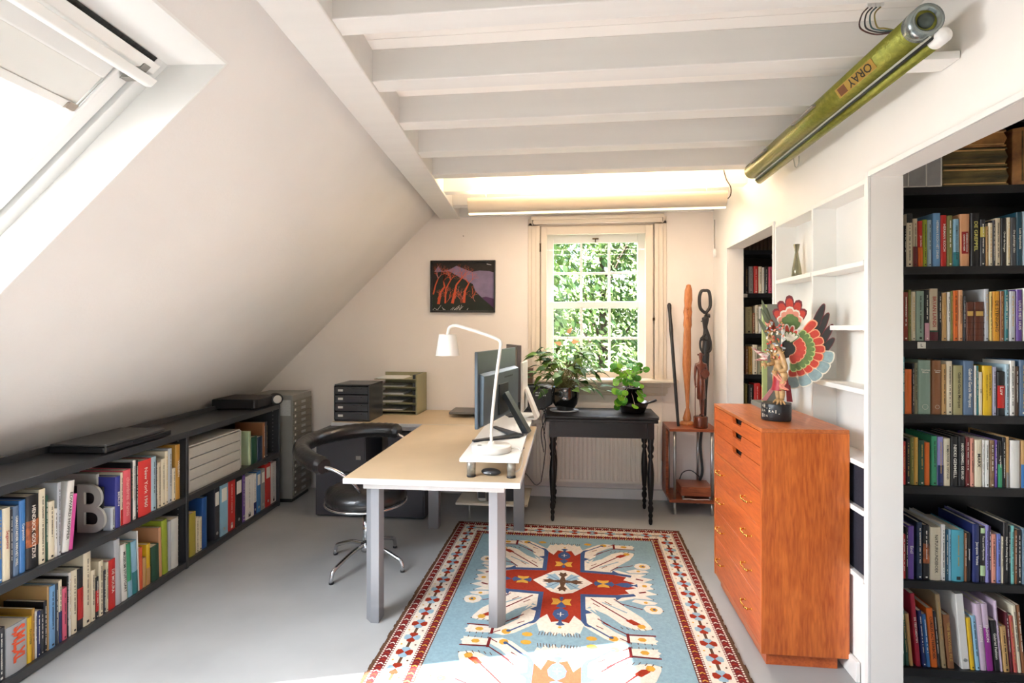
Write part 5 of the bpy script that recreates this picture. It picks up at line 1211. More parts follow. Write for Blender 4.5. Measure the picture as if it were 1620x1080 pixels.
D0=[
(1.361,0.027,0.1,0.133,0,'dark brown',''),
(1.392,0.026,0.1,0.176,0,'dark brown',''),
(1.422,0.026,0.1,0.158,0,'dark brown',''),
(1.451,0.027,0.1,0.18,0,'dark brown',''),
(1.481,0.027,0.112,0.15,0,'dark brown',''),
(1.511,0.026,0.122,0.175,0,'dark brown',''),
(1.541,0.026,0.129,0.163,0,'dark brown',''),
(1.571,0.026,0.128,0.17,0,'dark brown',''),
]
DA=[
(1.365,0.021,0.211,0.167,0,'black',None),
(1.39,0.034,0.213,0.155,0,'grey',None),
(1.429,0.033,0.214,0.135,0,'red',None),
(1.466,0.025,0.211,0.141,0,'cream',None),
(1.493,0.016,0.204,0.174,0,'white',None),
(1.512,0.024,0.209,0.175,0,'black',None),
(1.541,0.027,0.208,0.176,0,'pink',None),
(1.572,0.024,0.208,0.147,0,'grey',None),
]
DB=[
(1.364,0.053,0.21,0.163,0,'khaki',None),
(1.42,0.018,0.162,0.17,0,'brown',None),
(1.441,0.024,0.222,0.162,0,'cream',None),
(1.468,0.021,0.212,0.171,0,'white',None),
(1.492,0.035,0.23,0.156,0,'cream',None),
(1.531,0.047,0.224,0.163,0,'grey',None),
]
DC=[
(1.366,0.021,0.22,0.164,0,'brown',None),
(1.389,0.028,0.22,0.143,0,'gold',None),
(1.42,0.037,0.233,0.176,0,'cream',None),
(1.461,0.039,0.22,0.178,0,'grey olive',None),
(1.504,0.026,0.229,0.134,0,'cream',None),
(1.534,0.044,0.223,0.179,0,'grey',None),
]
DD=[
(1.359,0.022,0.238,0.178,0,'olive',None),
(1.388,0.038,0.23,0.163,0,'black',None),
(1.431,0.048,0.243,0.132,0,'red',None),
(1.484,0.028,0.219,0.175,0,'red',None),
(1.518,0.042,0.225,0.136,0,'cream',None),
]
L1=[
(1.9645,0.0182,0.299,0.248,0,'blue',None),
(1.9835,0.0328,0.301,0.23,0,'cream','Segantini'),
(2.0173,0.01,0.286,0.194,0,'charcoal',None),
(2.0286,0.0253,0.295,0.2,0,'slate blue','GEMAESTAEDER VAN HET WIEL'),
(2.0558,0.0273,0.311,0.228,0,'blue','Carpaccio'),
(2.0845,0.0603,0.318,0.224,0,'black+burst','HENDRICK GOLTZIUS'),
(2.1463,0.0306,0.331,0.235,0,'cream',None),
(2.1785,0.0114,0.296,0.246,0,'dark green',None),
(2.1915,0.0323,0.262,0.203,0,'cream',None),
(2.2248,0.0124,0.222,0.19,0,'white',None),
(2.2383,0.0186,0.336,0.245,0,'silver grey',None),
(2.2619,0.0365,0.326,0.191,-0.1,'white','EDWARD HOPPER'),
(2.2995,0.0201,0.257,0.243,-0.1,'hot pink',''),
(2.548,0.0275,0.117,0.197,0,'silver grey',None),
(2.5788,0.0322,0.268,0.239,0,'indigo','BERLIN'),
(2.613,0.0143,0.281,0.237,0,'cream+red',None),
(2.6294,0.0539,0.287,0.243,0,'salmon pink',"chambres d'amis"),
(2.6854,0.0122,0.317,0.223,0,'black',None),
(2.699,0.0203,0.325,0.243,0,'white',None),
(2.7215,0.014,0.32,0.202,0,'black',None),
(2.7392,0.0971,0.307,0.23,0,'tomato red','New York 1960'),
(2.8386,0.0376,0.309,0.21,0,'pale blue',None),
(2.8787,0.0073,0.282,0.244,0,'charcoal',None),
(2.8884,0.0288,0.265,0.236,0,'beige',None),
(2.9198,0.0311,0.278,0.218,0,'cream',None),
(2.9534,0.0231,0.315,0.222,0,'cream',None),
(2.9791,0.0323,0.325,0.192,0,'silver grey',None),
(3.0141,0.0285,0.197,0.192,0,'cream',None),
(3.0453,0.0382,0.334,0.226,0,'gold','WENEN'),
]
L2=[
(1.9595,0.0344,0.218,0.219,0,'charcoal',None),
(1.9971,0.0929,0.203,0.242,0,'silver metal','S,M,L,XL'),
(2.0916,0.022,0.197,0.226,0,'yellow','DUYSTER'),
(2.1146,0.012,0.225,0.198,0,'gold',None),
(2.1276,0.0095,0.207,0.212,0,'white',None),
(2.1381,0.0149,0.202,0.236,0,'navy',None),
(2.1546,0.0145,0.197,0.221,0,'charcoal',None),
(2.1702,0.0153,0.228,0.191,0,'black',None),
(2.1872,0.0077,0.289,0.24,0,'tan',None),
(2.1965,0.0309,0.282,0.24,0,'sky blue',None),
(2.2291,0.0126,0.278,0.195,0,'dark slate',None),
(2.2434,0.018,0.287,0.223,0,'cream+navy',None),
(2.2631,0.0254,0.241,0.213,0,'pink',None),
(2.2897,0.007,0.287,0.237,0,'black',None),
(2.2969,0.0133,0.299,0.209,0,'white',None),
(2.312,0.0314,0.302,0.204,0,'cream',None),
(2.3452,0.0322,0.294,0.219,0,'black+red','BERLIJN'),
(2.3782,0.0441,0.359,0.248,0,'cream',None),
(2.4241,0.0257,0.252,0.196,0,'cream',None),
(2.4516,0.0189,0.206,0.197,0,'black+red',None),
(2.4723,0.0266,0.278,0.227,0,'cream',None),
(2.5008,0.0145,0.219,0.243,0,'charcoal',None),
(2.5166,0.0147,0.253,0.221,0,'cream',None),
(2.5332,0.0443,0.255,0.216,0,'red','DE MOURA'),
(2.5801,0.039,0.346,0.241,0.04,'silver grey',''),
(2.6219,0.0388,0.303,0.237,0.04,'white','MUSEUM STUTTGART'),
(2.6634,0.0298,0.292,0.194,0.04,'green+light blue',''),
(2.6962,0.0393,0.29,0.243,0.04,'light blue+teal',''),
(2.7385,0.0089,0.335,0.202,0.04,'white',''),
(2.7496,0.0233,0.233,0.208,0.02,'orange red',''),
(2.7752,0.0237,0.165,0.24,0,'tan',''),
(2.8004,0.0296,0.23,0.215,0,'yellow+tan',''),
(2.8426,0.0614,0.2,0.238,0.03,'dark green',''),
(2.9065,0.0199,0.289,0.2,0.03,'peach',''),
(2.9323,0.046,0.32,0.242,0.03,'lime green',''),
(2.9817,0.0209,0.295,0.201,0,'silver grey',''),
(3.0061,0.0627,0.299,0.199,0,'pale grey',''),
]
L3=[
(3.1727,0.0643,0.273,0.22,0,'mustard',''),
(3.2425,0.022,0.226,0.21,0,'cream',None),
(3.2687,0.0308,0.217,0.223,0,'cream',None),
(3.3052,0.0489,0.333,0.244,0,'royal blue',''),
]
L3b=[
(3.4376,0.0589,0.352,0.233,0,'charcoal label',None),
(3.5076,0.0892,0.356,0.19,0,'light blue label',None),
(3.6051,0.0818,0.364,0.209,0,'red',None),
(3.6939,0.0875,0.354,0.223,0,'black label',None),
(3.7868,0.0351,0.35,0.219,0,'purple',None),
(3.8293,0.1074,0.326,0.233,0,'white',None),
(3.9446,0.0379,0.317,0.219,0,'white+navy',None),
(3.9905,0.0573,0.323,0.195,0,'blue label',None),
(4.0561,0.0591,0.322,0.205,0,'grey label',None),
(4.1238,0.0832,0.345,0.241,0,'red label',None),
(4.2159,0.0844,0.333,0.211,0,'white',None),
]
L4=[
(3.8709,0.0307,0.257,0.236,0,'pale green',''),
(3.9093,0.0832,0.203,0.249,0,'green patterned',''),
(4.0007,0.0743,0.186,0.228,0,'navy patterned',''),
(4.0813,0.0361,0.287,0.231,0,'brown',None),
(4.1238,0.0325,0.285,0.227,0,'charcoal',None),
]

# ============================================================ BOOKS
CN = {'black': '#1a1a1c', 'charcoal': '#34343a', 'red': '#c32722', 'brown red': '#8a3322', 'olive': '#7d7d42', 'cream': '#e0d4b8', 'beige': '#cfc0a4', 'lime green': '#8fae35', 'pale blue': '#a9c3cf', 'sky blue': '#6f9fcb', 'light blue': '#8dbad2',
 'teal': '#2f7a80', 'dark teal': '#1f4a5c', 'peach': '#d59c70', 'tan': '#c39a62', 'white': '#e4e1da', 'sage green': '#8ba394', 'orange': '#dd6a22', 'brown leather': '#5d2f1f', 'silver grey': '#b9bcc0', 'light yellow': '#e3c877', 'orange yellow': '#dc9a2c', 'brown': '#8d5c3a',
 'light grey': '#c3c6cb', 'purple': '#6a4a9c', 'grey olive': '#8a8468', 'khaki': '#a59d70', 'slate blue': '#5b718c', 'yellow': '#dfb526', 'lavender grey': '#a9a8bd', 'dark brown': '#4a3526', 'yellow tan': '#cfa04a', 'dark green': '#264f3c', 'green': '#3f9b70', 'lavender': '#9a94cc',
 'dark red': '#6d2323', 'salmon': '#dc9480', 'brown patterned': '#8f6f50', 'navy patterned': '#253752', 'turquoise': '#4fa3b4', 'navy': '#242e63', 'dark purple': '#3f2a52', 'periwinkle blue': '#7480c4', 'aqua': '#7cc3bb', 'grey blue': '#6d8494', 'crimson': '#a91f36', 'blue': '#3f78b4',
 'beige brown': '#a58d68', 'lilac': '#c9b3c4', 'maroon': '#5c1f2a', 'salmon red': '#c45a50', 'grey': '#8f8f8d', 'pink': '#d9607a', 'gold': '#b98a3a', 'indigo': '#3d418f', 'salmon pink': '#e0606a', 'tomato red': '#dd3f3a', 'hot pink': '#d9549c', 'dark slate': '#39444f', 'orange red': '#d95a34',
 'lime': '#a5ad30', 'pale grey': '#cfcfc8', 'silver metal': '#a9abae', 'mustard': '#a89a3c', 'royal blue': '#20508f', 'pale green': '#b3c49a', 'pale grey blue': '#9fb0bd', 'dark grey': '#4a4a4e', 'magenta': '#8f2a86', 'yellow label': '#cdbb5a', 'black cap': '#28282a', 'pale olive': '#b0ab7c', 'burst': '#c98050', 'pale green patch': '#b7cf9f'}
CN['lime green'] = '#9bab33'
ALIAS = {'white binder': 'white', 'green patterned': 'dark green', 'pale green': 'pale green'}
def bmat(c, leather=False):
    c = ALIAS.get(c, c); h = CN.get(c, '#888888')
    pat = 'patterned' in c
    return M('cover_'+c.replace(' ', '_'), h, 0.42, var=0.45 if pat else 0.07, scale=45 if pat else 9, coat=0.15)
DARKT = M('print_dark', '#25231f', 0.6); LIGHTT = M('print_light', '#ece7da', 0.6); GOLDT = M('print_gold', '#c9a45a', 0.4, 0.3); REDT = M('print_red', '#a5282a', 0.6); ORT = M('print_orange', '#e3562c', 0.6); YELT = M('print_yellow', '#d8cf72', 0.6)
def lum(h):
    r, g, bl = lin(h); return 0.2126*r+0.7152*g+0.0722*bl
TITLECOL = {'New York 1960': LIGHTT, 'DE MOURA': LIGHTT, 'Carpaccio': LIGHTT, 'GEMAESTAEDER VAN HET WIEL': LIGHTT, 'HERMAN KOCH': LIGHTT, 'DE TESTAMENTEN': LIGHTT, 'S,M,L,XL': ORT, 'Segantini': REDT, 'BRYAN LANDI': REDT, 'DE GREPPEL': YELT, 'THE MAXWELL FILE': GOLDT, 'BERLIJN': REDT, "chambres d'amis": M('print_pink', '#f0b0a8', 0.6), 'HERMAN KOCH HET DINER': LIGHTT, 'Thomas Mann': LIGHTT, 'BERLIN': LIGHTT, 'WENEN': LIGHTT, 'FASHION': LIGHTT, 'CURSUS ACTEERBOEK': DARKT, 'Luv': LIGHTT, 'HENDRICK GOLTZIUS': LIGHTT, 'DUYSTER': DARKT}
rb = random.Random(77)
def book(root_M, w_, h_, d_, lean, col, txt, label, cat='book', group=None, leather=False):
    """spine faces local -Y, width along +X"""
    parts = col.split('+'); base = parts[0]; band = parts[1] if len(parts) > 1 else None
    label_patch = base.endswith(' label'); base = base.replace(' label', '')
    binder = cat == 'binder'
    t_ = 0.0022 if (w_ > 0.02 or binder) else 0.0009
    bul = min(0.006, 0.10*w_) if not binder else 0.0
    outer = [(0, d_), (0, 0.003), (0.002, 0.0)]+[(w_*k/6, -bul*math.sin(PI*k/6)) for k in range(1, 6)]+[(w_-0.002, 0.0), (w_, 0.003), (w_, d_)]
    poly = outer+[(w_-t_, d_), (w_-t_, 0.004), (t_, 0.004), (t_, d_)]
    b = MB(); n = len(poly); poly2 = poly
    vs = [(x, y, 0) for x, y in poly2]+[(x, y, h_) for x, y in poly2]
    k = len(outer)
    side = [(i, (i+1) % n, n+(i+1) % n, n+i) for i in range(n)]
    b.add(vs, side, False)
    for z0 in (0, n):   # caps: split the U in left wall, spine, right wall
        spine = list(range(1, k-1))+[k+1, k+2]; lft = [0, 1, k+2, k+3]; rgt = [k-2, k-1, k, k+1]
        for f in (spine, lft, rgt):
            f = [i+z0 for i in f]; b.add([], []); 
            o = 0; b.f.append(f if z0 else f[::-1]); b.m.append(0); b.sm.append(False)
    o = b.build(cat, bmat(base)); tag(o, label, cat, group)
    pg = MB().box(t_, w_-t_, 0.004, d_-0.004, 0.003 if t_ > .002 else 0.0005, h_-(0.004 if t_ > .002 else 0.0008)).build('pages', PAPER if not binder else PAPERW, o)
    def patch(x0, x1, z0, z1, mat, nm, off=0.0007):
        pts = [(x0+(x1-x0)*i/6, -bul*math.sin(PI*(x0+(x1-x0)*i/6)/w_)-off) for i in range(7)]
        bb = MB(); q = pts+[(x1, 0.001), (x0, 0.001)]; m_ = len(q)
        bb.add([(x, y, z0) for x, y in q]+[(x, y, z1) for x, y in q], [tuple(range(m_-1, -1, -1)), tuple(range(m_, 2*m_))]+[(i, (i+1) % m_, m_+(i+1) % m_, m_+i) for i in range(m_)], False)
        return bb.build(nm, mat, o)
    tcol = DARKT if lum(CN.get(ALIAS.get(base, base), '#888888')) > 0.22 else LIGHTT
    e = 0.0006
    z0t, z1t = 0.10*h_, 0.90*h_
    if band == 'black cap': patch(e, w_-e, h_*0.83, h_-e, bmat('black cap'), 'spine_band')
    elif band == 'yellow label': patch(e, w_-e, h_*0.62, h_*0.84, bmat('yellow label'), 'spine_label')
    elif band == 'burst': patch(e, w_-e, h_*0.30, h_*0.66, M('cover_burst', '#c9703f', 0.4, col2='#241a1c', scale=28), 'spine_band')
    elif band == 'pale green': patch(e, w_-e, h_*0.12, h_*0.30, bmat('pale green patch'), 'spine_band'); patch(w_*.1, w_*.9, h_*.88, h_*.97, bmat('pale green patch'), 'spine_label'); z0t = .33*h_
    elif band == 'magenta': patch(e, w_-e, e, h_*0.64, bmat('magenta'), 'spine_band'); z0t, z1t = .12*h_, .56*h_
    elif band == 'pink': patch(e, w_-e, e, h_*0.35, M('cover_dusty_pink', '#c99aa8', 0.4), 'spine_band'); z0t = .38*h_
    elif band == 'maroon': patch(e, w_-e, e, h_*0.17, bmat('maroon'), 'spine_band'); patch(e, w_-e, h_*0.17, h_*0.2, bmat('dark green'), 'spine_band'); z0t = .26*h_
    elif band == 'red' and base == 'black': patch(e, w_-e, h_*0.17, h_*0.68, bmat('red'), 'spine_band')
    elif band: patch(e, w_-e, e, h_*rb.choice((0.3, 0.42, 0.5)), bmat(band), 'spine_band')
    if label_patch: patch(w_*.16, w_*.84, h_*.66, h_*.92, LABW, 'label_card'); txt = ''
    if base == 'brown leather':
        for k_ in (.14, .3, .46, .62, .78): patch(e, w_-e, h_*k_, h_*(k_+.02), M('leather_ridge', '#4a2115', 0.4), 'spine_ridge', 0.0016)
        patch(w_*.15, w_*.85, h_*.64, h_*.76, GOLDT, 'spine_label', 0.0009)
    if binder: 
        bb = MB(); bb.cyl((w_/2, 0.0016, h_*.12), min(.011, w_*.25), -0.0032, 16, 'y'); bb.build('finger_hole', STEEL, o)
    X, Yd = (0, 0, -1), (1, 0, 0)
    if txt:
        zc = (z0t+z1t)/2; L_ = z1t-z0t; mat = TITLECOL.get(txt, tcol)
        if txt == 'Thomas Mann':
            text('title', 'Thomas\nMann', LIGHTT, o, (w_/2, -bul-0.0009, h_*.80), (1, 0, 0), (0, 0, 1), w_*.72, h_*.11)
            bb = MB(); bb.tube([(w_/2+w_*.22*math.cos(a*PI/8), -bul-.0006, h_*.14+w_*.22*math.sin(a*PI/8)) for a in range(16)], 0.0005, 4, closed=True); bb.build('emblem', LIGHTT, o)
        elif txt.startswith('HERMAN KOCH/'):
            patch(w_*.14, w_*.82, h_*.24, h_*.66, M('label_dark_red', '#8f1d1d', 0.5), 'spine_label', 0.0008)
            for i, s_ in enumerate(txt.split('/')): text('title', s_, LIGHTT, o, (w_*(.62-.28*i), -bul-0.0012, h_*.45), X, Yd, h_*.38, w_*.17)
        elif '/' in txt:
            for i, s_ in enumerate(txt.split('/')): text('title', s_, mat, o, (w_*(.66-.32*i), -bul-0.0007, h_*(.62-.06*i)), X, Yd, h_*.62, w_*.2)
        elif txt == 'S,M,L,XL':
            text('title', txt, mat, o, (w_*.5, -bul-.0008, h_*.58), X, Yd, h_*.74, w_*.66, fill=True, bold=0.05)
        else:
            cap = txt.isupper(); text('title', txt, mat, o, (w_*.5, -bul-0.0007, h_*.56 if len(txt) < 12 else zc), X, Yd, L_*(0.9 if len(txt) > 8 else 0.6), w_*(0.42 if cap else 0.5))
    elif txt is None:   # print too small to read: short strokes
        bb = MB(); z = z1t; stroke = max(0.0012, min(0.005, w_*.22)); y = -bul-0.0006
        lim = z0t+rb.uniform(0, .3)*h_; 
        while z > lim:
            l = rb.uniform(0.002, 0.006); bb.box(w_/2-stroke/2*rb.uniform(.6, 1), w_/2+stroke/2*rb.uniform(.6, 1), y-.0002, y+.001, z-l*.55, z)
            z -= l*0.85+(0.006 if rb.random() < .13 else 0)
        bb.build('title', tcol if rb.random() < .8 else GOLDT, o)
        bb = MB(); bb.box(w_*.36, w_*.64, y-.0002, y+.001, h_*.035, h_*.035+w_*.26); bb.build('publisher_mark', tcol, o) if w_ > 0.014 else None
    m = root_M
    if lean > 0: m = m @ Matrix.Rotation(-lean, 4, 'Y')
    elif lean < 0: m = m @ Matrix.Translation((w_, 0, 0)) @ Matrix.Rotation(-lean, 4, 'Y') @ Matrix.Translation((-w_, 0, 0))
    o.matrix_world = m
    return o
def cname(c):
    c = c.replace('patterned', 'patterned'); p = c.split('+')
    return p[0] if len(p) == 1 else p[0]+' and '+p[1].replace('burst', 'orange image')
used_labels = set()
ORD = 'first second third fourth fifth sixth seventh eighth ninth tenth eleventh twelfth thirteenth fourteenth fifteenth sixteenth seventeenth eighteenth nineteenth twentieth'.split()
def row(data, place, matf, group, cat='book', firstref='the end panel'):
    hs_ = sorted(e[2] for e in data); n = len(data)
    for i, (s0, w_, h_, d_, lean, col, txt) in enumerate(data):
        kind = cat if col != 'white binder' else 'binder'
        c = cname(col).replace(' binder', '').replace(' label', '')
        th = 'thick ' if w_ > 0.032 else ('thin ' if w_ < 0.0125 else '')
        tl = 'tall ' if h_ >= hs_[int(n*.85)] and not th else ('short ' if h_ <= hs_[int(n*.12)] and not th else '')
        mark = ' with white label' if ' label' in col else ''
        if i == 0: where = 'leftmost'
        elif i == n-1: where = 'rightmost'
        else:
            q = cname(data[i-1][5]).replace(' binder', '').replace(' label', ''); where = 'right of the '+q.split(' and ')[0]+' one'
        lab = f"{th}{tl}{c} {kind}{mark} {where}, {place}"
        if lab in used_labels:
            q2 = cname(data[min(n-1, i+1)][5]).split(' and ')[0]; lab = f"{th}{tl}{c} {kind} between {cname(data[i-1][5]).split(' and ')[0]} and {q2}, {place}"
        if lab in used_labels:
            k = i if i < 20 else n-1-i; lab = f"{c} {kind}, {ORD[k]} from {'left' if i < 20 else 'right'}, {place}"
        if len(lab.split()) > 16:
            short = (f"{c} {kind} {where}, {place}", f"{th}{tl}{c} {kind}, {ORD[min(i, n-1-i, 19)]} from {'left' if i <= n-1-i else 'right'}, {place}", f"{c} {kind}, {ORD[min(i, n-1-i, 19)]} from {'left' if i <= n-1-i else 'right'}, {place}")
            for q3 in short:
                if len(q3.split()) <= 16 and q3 not in used_labels: lab = q3; break
        used_labels.add(lab)
        book(matf(s0), w_, h_, d_, lean, col, txt, lab, kind, group)
LM = Matrix.Rotation(SHA, 4, 'Z')
def lmat(z, rec=0.02): return lambda s: Matrix.Translation(S_(s, rec)+Vector((0, 0, z))) @ LM
def rmat(z, y): return lambda s: Matrix.Translation((s, y, z))
L1 = [e if e[0] < 2.53 or e[0] > 2.56 else e for e in L1]
row(L1, 'upper row of the low shelf', lmat(0.4505), 'books in the upper row of the low shelf')
row(L2, 'lower row of the low shelf', lmat(0.0455), 'books in the lower row of the low shelf')
row(L3, 'lower far bay of the low shelf', lmat(0.0455), 'books in the far bay of the low shelf')
row(L3b, 'far bay of the low shelf', lmat(0.0455), 'ring binders in the far bay of the low shelf', 'binder')
row(L4, 'beside the grey drawer box', lmat(0.4505), 'books beside the grey drawer box')
for data, z, nm in ((R1, 1.754, 'second shelf of the tall bookcase'), (R2, 1.444, 'third shelf of the tall bookcase'), (R3, 1.137, 'fourth shelf of the tall bookcase'), (R4, 0.84, 'fifth shelf of the tall bookcase'), (R5, 0.445, 'sixth shelf of the tall bookcase'), (R6, 0.08, 'bottom shelf of the tall bookcase')):
    row(data, nm, rmat(z+0.0005, 2.44), 'books on the '+nm)
for data, z, nm in ((D0, DZ[0], 'top shelf seen through the doorway'), (DA, DZ[1], 'second shelf through the doorway'), (DB, DZ[2], 'third shelf through the doorway'), (DC, DZ[3], 'fourth shelf through the doorway'), (DD, DZ[4], 'lowest seen shelf through the doorway')):
    row(data, nm, rmat(z+0.0005, 4.46), 'books on the '+nm)

# ---- tall bookcases behind the right wall
def bookcase(label, y, zs, x1, name='bookcase'):
    t = thing(name, label, 'bookcase', (1.345, y, 0), 0); W = x1-1.345
    MB().box(-0.018, 0.0, 0, 0.29, 0.0, 2.36).build('side_panel', BLACKW, t, bevel=0.001); MB().box(W, W+0.018, 0, 0.29, 0.0, 2.36).build('side_panel', BLACKW, t, bevel=0.001)
    MB().box(0, W, 0.28, 0.29, 0.0, 2.36).build('back_panel', BLACKW, t); MB().box(-0.018, -0.010, -0.008, 0.0, 0.0, 2.36).build('edge_strip', STEEL, t)
    MB().box(0, W, 0.0, 0.29, 2.34, 2.36).build('top_board', BLACKW, t)
    for z in zs: MB().box(0, W, 0.0, 0.28, z-0.033, z).build('shelf_board', BLACKW, t, bevel=0.001)
    return t
bc = bookcase('tall black bookcase full of books inside the wide right opening', 2.425, (2.085, 1.754, 1.444, 1.137, 0.84, 0.445, 0.08), 2.10)
MB().box(0.085, 0.117, -0.0015, 0.0, 1.413, 1.440).build('shelf_tag', LABW, bc); text('shelf_letter', 'L', DARKT, bc, (0.101, -0.0017, 1.4265), (1, 0, 0), (0, 0, 1), 0.008, 0.016)
bc = bookcase('black bookcase seen through the narrow doorway beside the niches', 4.445, DZ, 2.10)
MB().box(0.0, 0.030, -0.0015, 0.0, DZ[1]-0.032, DZ[1]-0.004).build('shelf_tag', LABW, bc); text('shelf_mark', 'ok', DARKT, bc, (0.015, -0.0017, DZ[1]-0.018), (1, 0, 0), (0, 0, 1), 0.010, 0.008) if False else None
# big old volumes and grey file boxes on the top shelf
OLDL = M('old_leather', '#7a683c', 0.6, col2='#3c3620', scale=14, bump=0.5, bscale=30, stretch=(0.5, 1, 3)); OLDB = M('old_leather_brown', '#b98244', 0.55, col2='#70482a', scale=12, bump=0.4, bscale=30); OLDP = M('old_page_edge', '#e0b070', 0.8, var=0.3, scale=40)
for i, (z0, hh, lab) in enumerate(((2.086, 0.078, 'old dark leather volume lying flat, bottom of the top shelf pile'), (2.166, 0.078, 'old dark leather volume lying flat, middle of the top shelf pile'), (2.246, 0.07, 'old leather volume lying flat, uppermost of the top shelf pile'))):
    t = thing('old_volume', lab, 'book', (1.535, 2.435, z0), 0, 'old volumes on the top shelf'); w2 = 0.25-0.004*i
    b = MB(); b.box(0, w2, 0, 0.22, 0, 0.009).box(0, w2, 0, 0.22, hh-0.009, hh-0.001).prism([(0.004, 0.002), (0.0, 0.009), (-0.006, hh/2), (0.0, hh-0.009), (0.004, hh-0.003), (w2-0.01, hh-0.003), (w2+0.006, hh/2), (w2-0.01, 0.002)], 0.004, 0.21, 'y'); b.build('cover', OLDL if i < 2 else OLDB, t, bevel=0.003)
    b = MB(); b.box(0.002, w2-0.01, -0.0015, 0.004, 0.008, 0.012).box(0.002, w2-0.01, -0.0015, 0.004, hh-0.013, hh-0.009); b.build('worn_edge', OLDP, t)
for i, (x, w2, lab) in enumerate(((1.806, 0.10, 'upright old brown leather volume right of the flat pile'), (1.91, 0.08, 'old brown volume at the right end of the top shelf'))):
    t = thing('old_volume', lab, 'book', (x, 2.435, 2.086), 0, 'old volumes on the top shelf')
    b = MB(); b.prism([(0, 0.2), (0, 0.01), (w2*.3, -0.006), (w2*.7, -0.006), (w2, 0.01), (w2, 0.2)], 0, 0.235); b.build('cover', OLDB, t, bevel=0.003)
    b = MB(); b.box(w2*.25, w2*.28, -0.0075, 0, 0.015, 0.22).box(w2*.25, w2*.8, -0.0075, 0, 0.015, 0.019); b.build('tooled_line', OLDL, t)
GF = M('grey_marbled_box', '#b0adaa', 0.3, var=0.35, scale=7)
for i, (x, w2, lab) in enumerate(((1.350, 0.050, 'leftmost of the three grey file boxes on the top shelf'), (1.402, 0.068, 'middle one of the three grey file boxes on the top shelf'), (1.472, 0.056, 'grey file box beside the old volumes on the top shelf'))):
    t = thing('file_box', lab, 'file box', (x, 2.43, 2.086), 0, 'grey file boxes on the top shelf')
    MB().box(0, w2, 0.002, 0.25, 0, 0.20).build('body', GF, t, bevel=0.001); b = MB(); b.box(w2-0.004, w2, -0.001, 0.004, 0, 0.2).box(0, w2, -0.001, 0.004, 0, 0.004); b.build('edge_strip', LABW, t)

# ---- built-in shallow niche shelving in the right wall
NW = M('niche_white', '#ecebe6', 0.45, var=0.02, scale=6)
t = thing('niche_shelving', 'white shallow built-in shelving between the two passages behind the chest', 'shelf', (1.21, 2.374, 0), 0)
Ly = 1.011
b = MB(); b.box(-0.006, 0.112, 0.0, 0.018, 0.44, 2.105).box(-0.006, 0.112, 0.496, 0.514, 0.44, 2.105).box(-0.006, 0.112, Ly-0.018, Ly, 0.44, 2.105).box(-0.006, 0.112, 0, Ly, 2.095, 2.115); b.build('upright', NW, t, bevel=0.002)
MB().box(0.106, 0.1135, 0, Ly, 0.44, 2.11).build('back_panel', NW, t)
for (ya, yb) in ((0.018, 0.496), (0.514, Ly-0.018)):
    for z in (1.78, 1.51, 1.243, 0.937, 0.738, 0.455): MB().box(-0.010, 0.106, ya, yb, z-0.022, z).build('shelf_board', NW, t, bevel=0.002)
NAVY = M('navy_fabric', '#20202e', 0.9, var=0.3, scale=90, bump=0.4, bscale=300)
for z, h_, lab in ((0.7385, 0.17, 'dark navy cloth box in the upper low niche behind the chest'), (0.4555, 0.25, 'dark navy cloth box in the lowest niche behind the chest')):
    t = thing('storage_box', lab, 'box', (1.218, 2.40, z), 0); MB().box(0, 0.09, 0, 0.46, 0, h_).build('body', NAVY, t, bevel=0.004)
t = thing('vase', 'slim greenish glass vase with flared lip alone in a white niche', 'vase', (1.262, 3.215, 1.7805), 0)
MB().lathe([(0.024, 0.0), (0.028, 0.004), (0.024, 0.05), (0.012, 0.12), (0.009, 0.145), (0.017, 0.19), (0.015, 0.19), (0.007, 0.145), (0.010, 0.12), (0.0001, 0.03)], n=28).build('body', M('vase_glass', '#8f8c74', 0.12, 0.55), t)

# ---- projection screen in its green case
t = thing('projection_screen', 'olive green metal projection screen case hanging along the right ceiling edge', 'projection screen', (1.045, 1.735, 2.412), 0)
t.rotation_euler = (0, 0, 0); GRN_ = M('hammered_green', '#8a8a35', 0.28, 0.55, var=0.25, scale=50, bump=0.25, bscale=160)
Ls = 1.55
b = MB(); n = 28; pr = [(0.046*math.cos(2*PI*i/n), 0.046*math.sin(2*PI*i/n)) for i in range(n)]
b.prism([(0+x, 0.0+z) for x, z in pr], 0, Ls, 'y', smooth=True); b.build('case', GRN_, t)
b = MB(); b.prism([(0.046+0.022*math.cos(2*PI*i/20), -0.048+0.022*math.sin(2*PI*i/20)) for i in range(20)], 0.02, Ls+0.02, 'y', smooth=True); b.build('lower_tube', GRN_, t)
b = MB(); b.prism([(0.018, -0.052), (0.048, -0.024), (0.040, -0.018), (0.012, -0.044)], 0.0, Ls, 'y'); b.build('screen_slot', M('screen_fabric', '#b9b8a8', 0.7), t)
b = MB(); b.prism([(0.018, -0.060), (0.030, -0.048), (0.024, -0.042), (0.012, -0.054)], 0.0, Ls, 'y'); b.build('slot_lip', BPLAST, t)
b = MB(); b.T = Matrix.Rotation(PI/2, 4, 'X'); b.lathe([(0.0001, -0.004), (0.032, -0.004), (0.033, 0.010), (0.047, 0.012), (0.048, -0.035), (0.046, -0.036)], n=32); b.build('end_cap', M('zinc_cap', '#8f9896', 0.25, 0.8), t)
b = MB(); b.T = Matrix.Rotation(PI/2, 4, 'X'); b.lathe([(0.0001, 0.010), (0.020, 0.010), (0.025, -0.004)], (0, 0, 0), 24); b.build('axle', M('zinc_dark', '#4c5652', 0.3, 0.8), t)
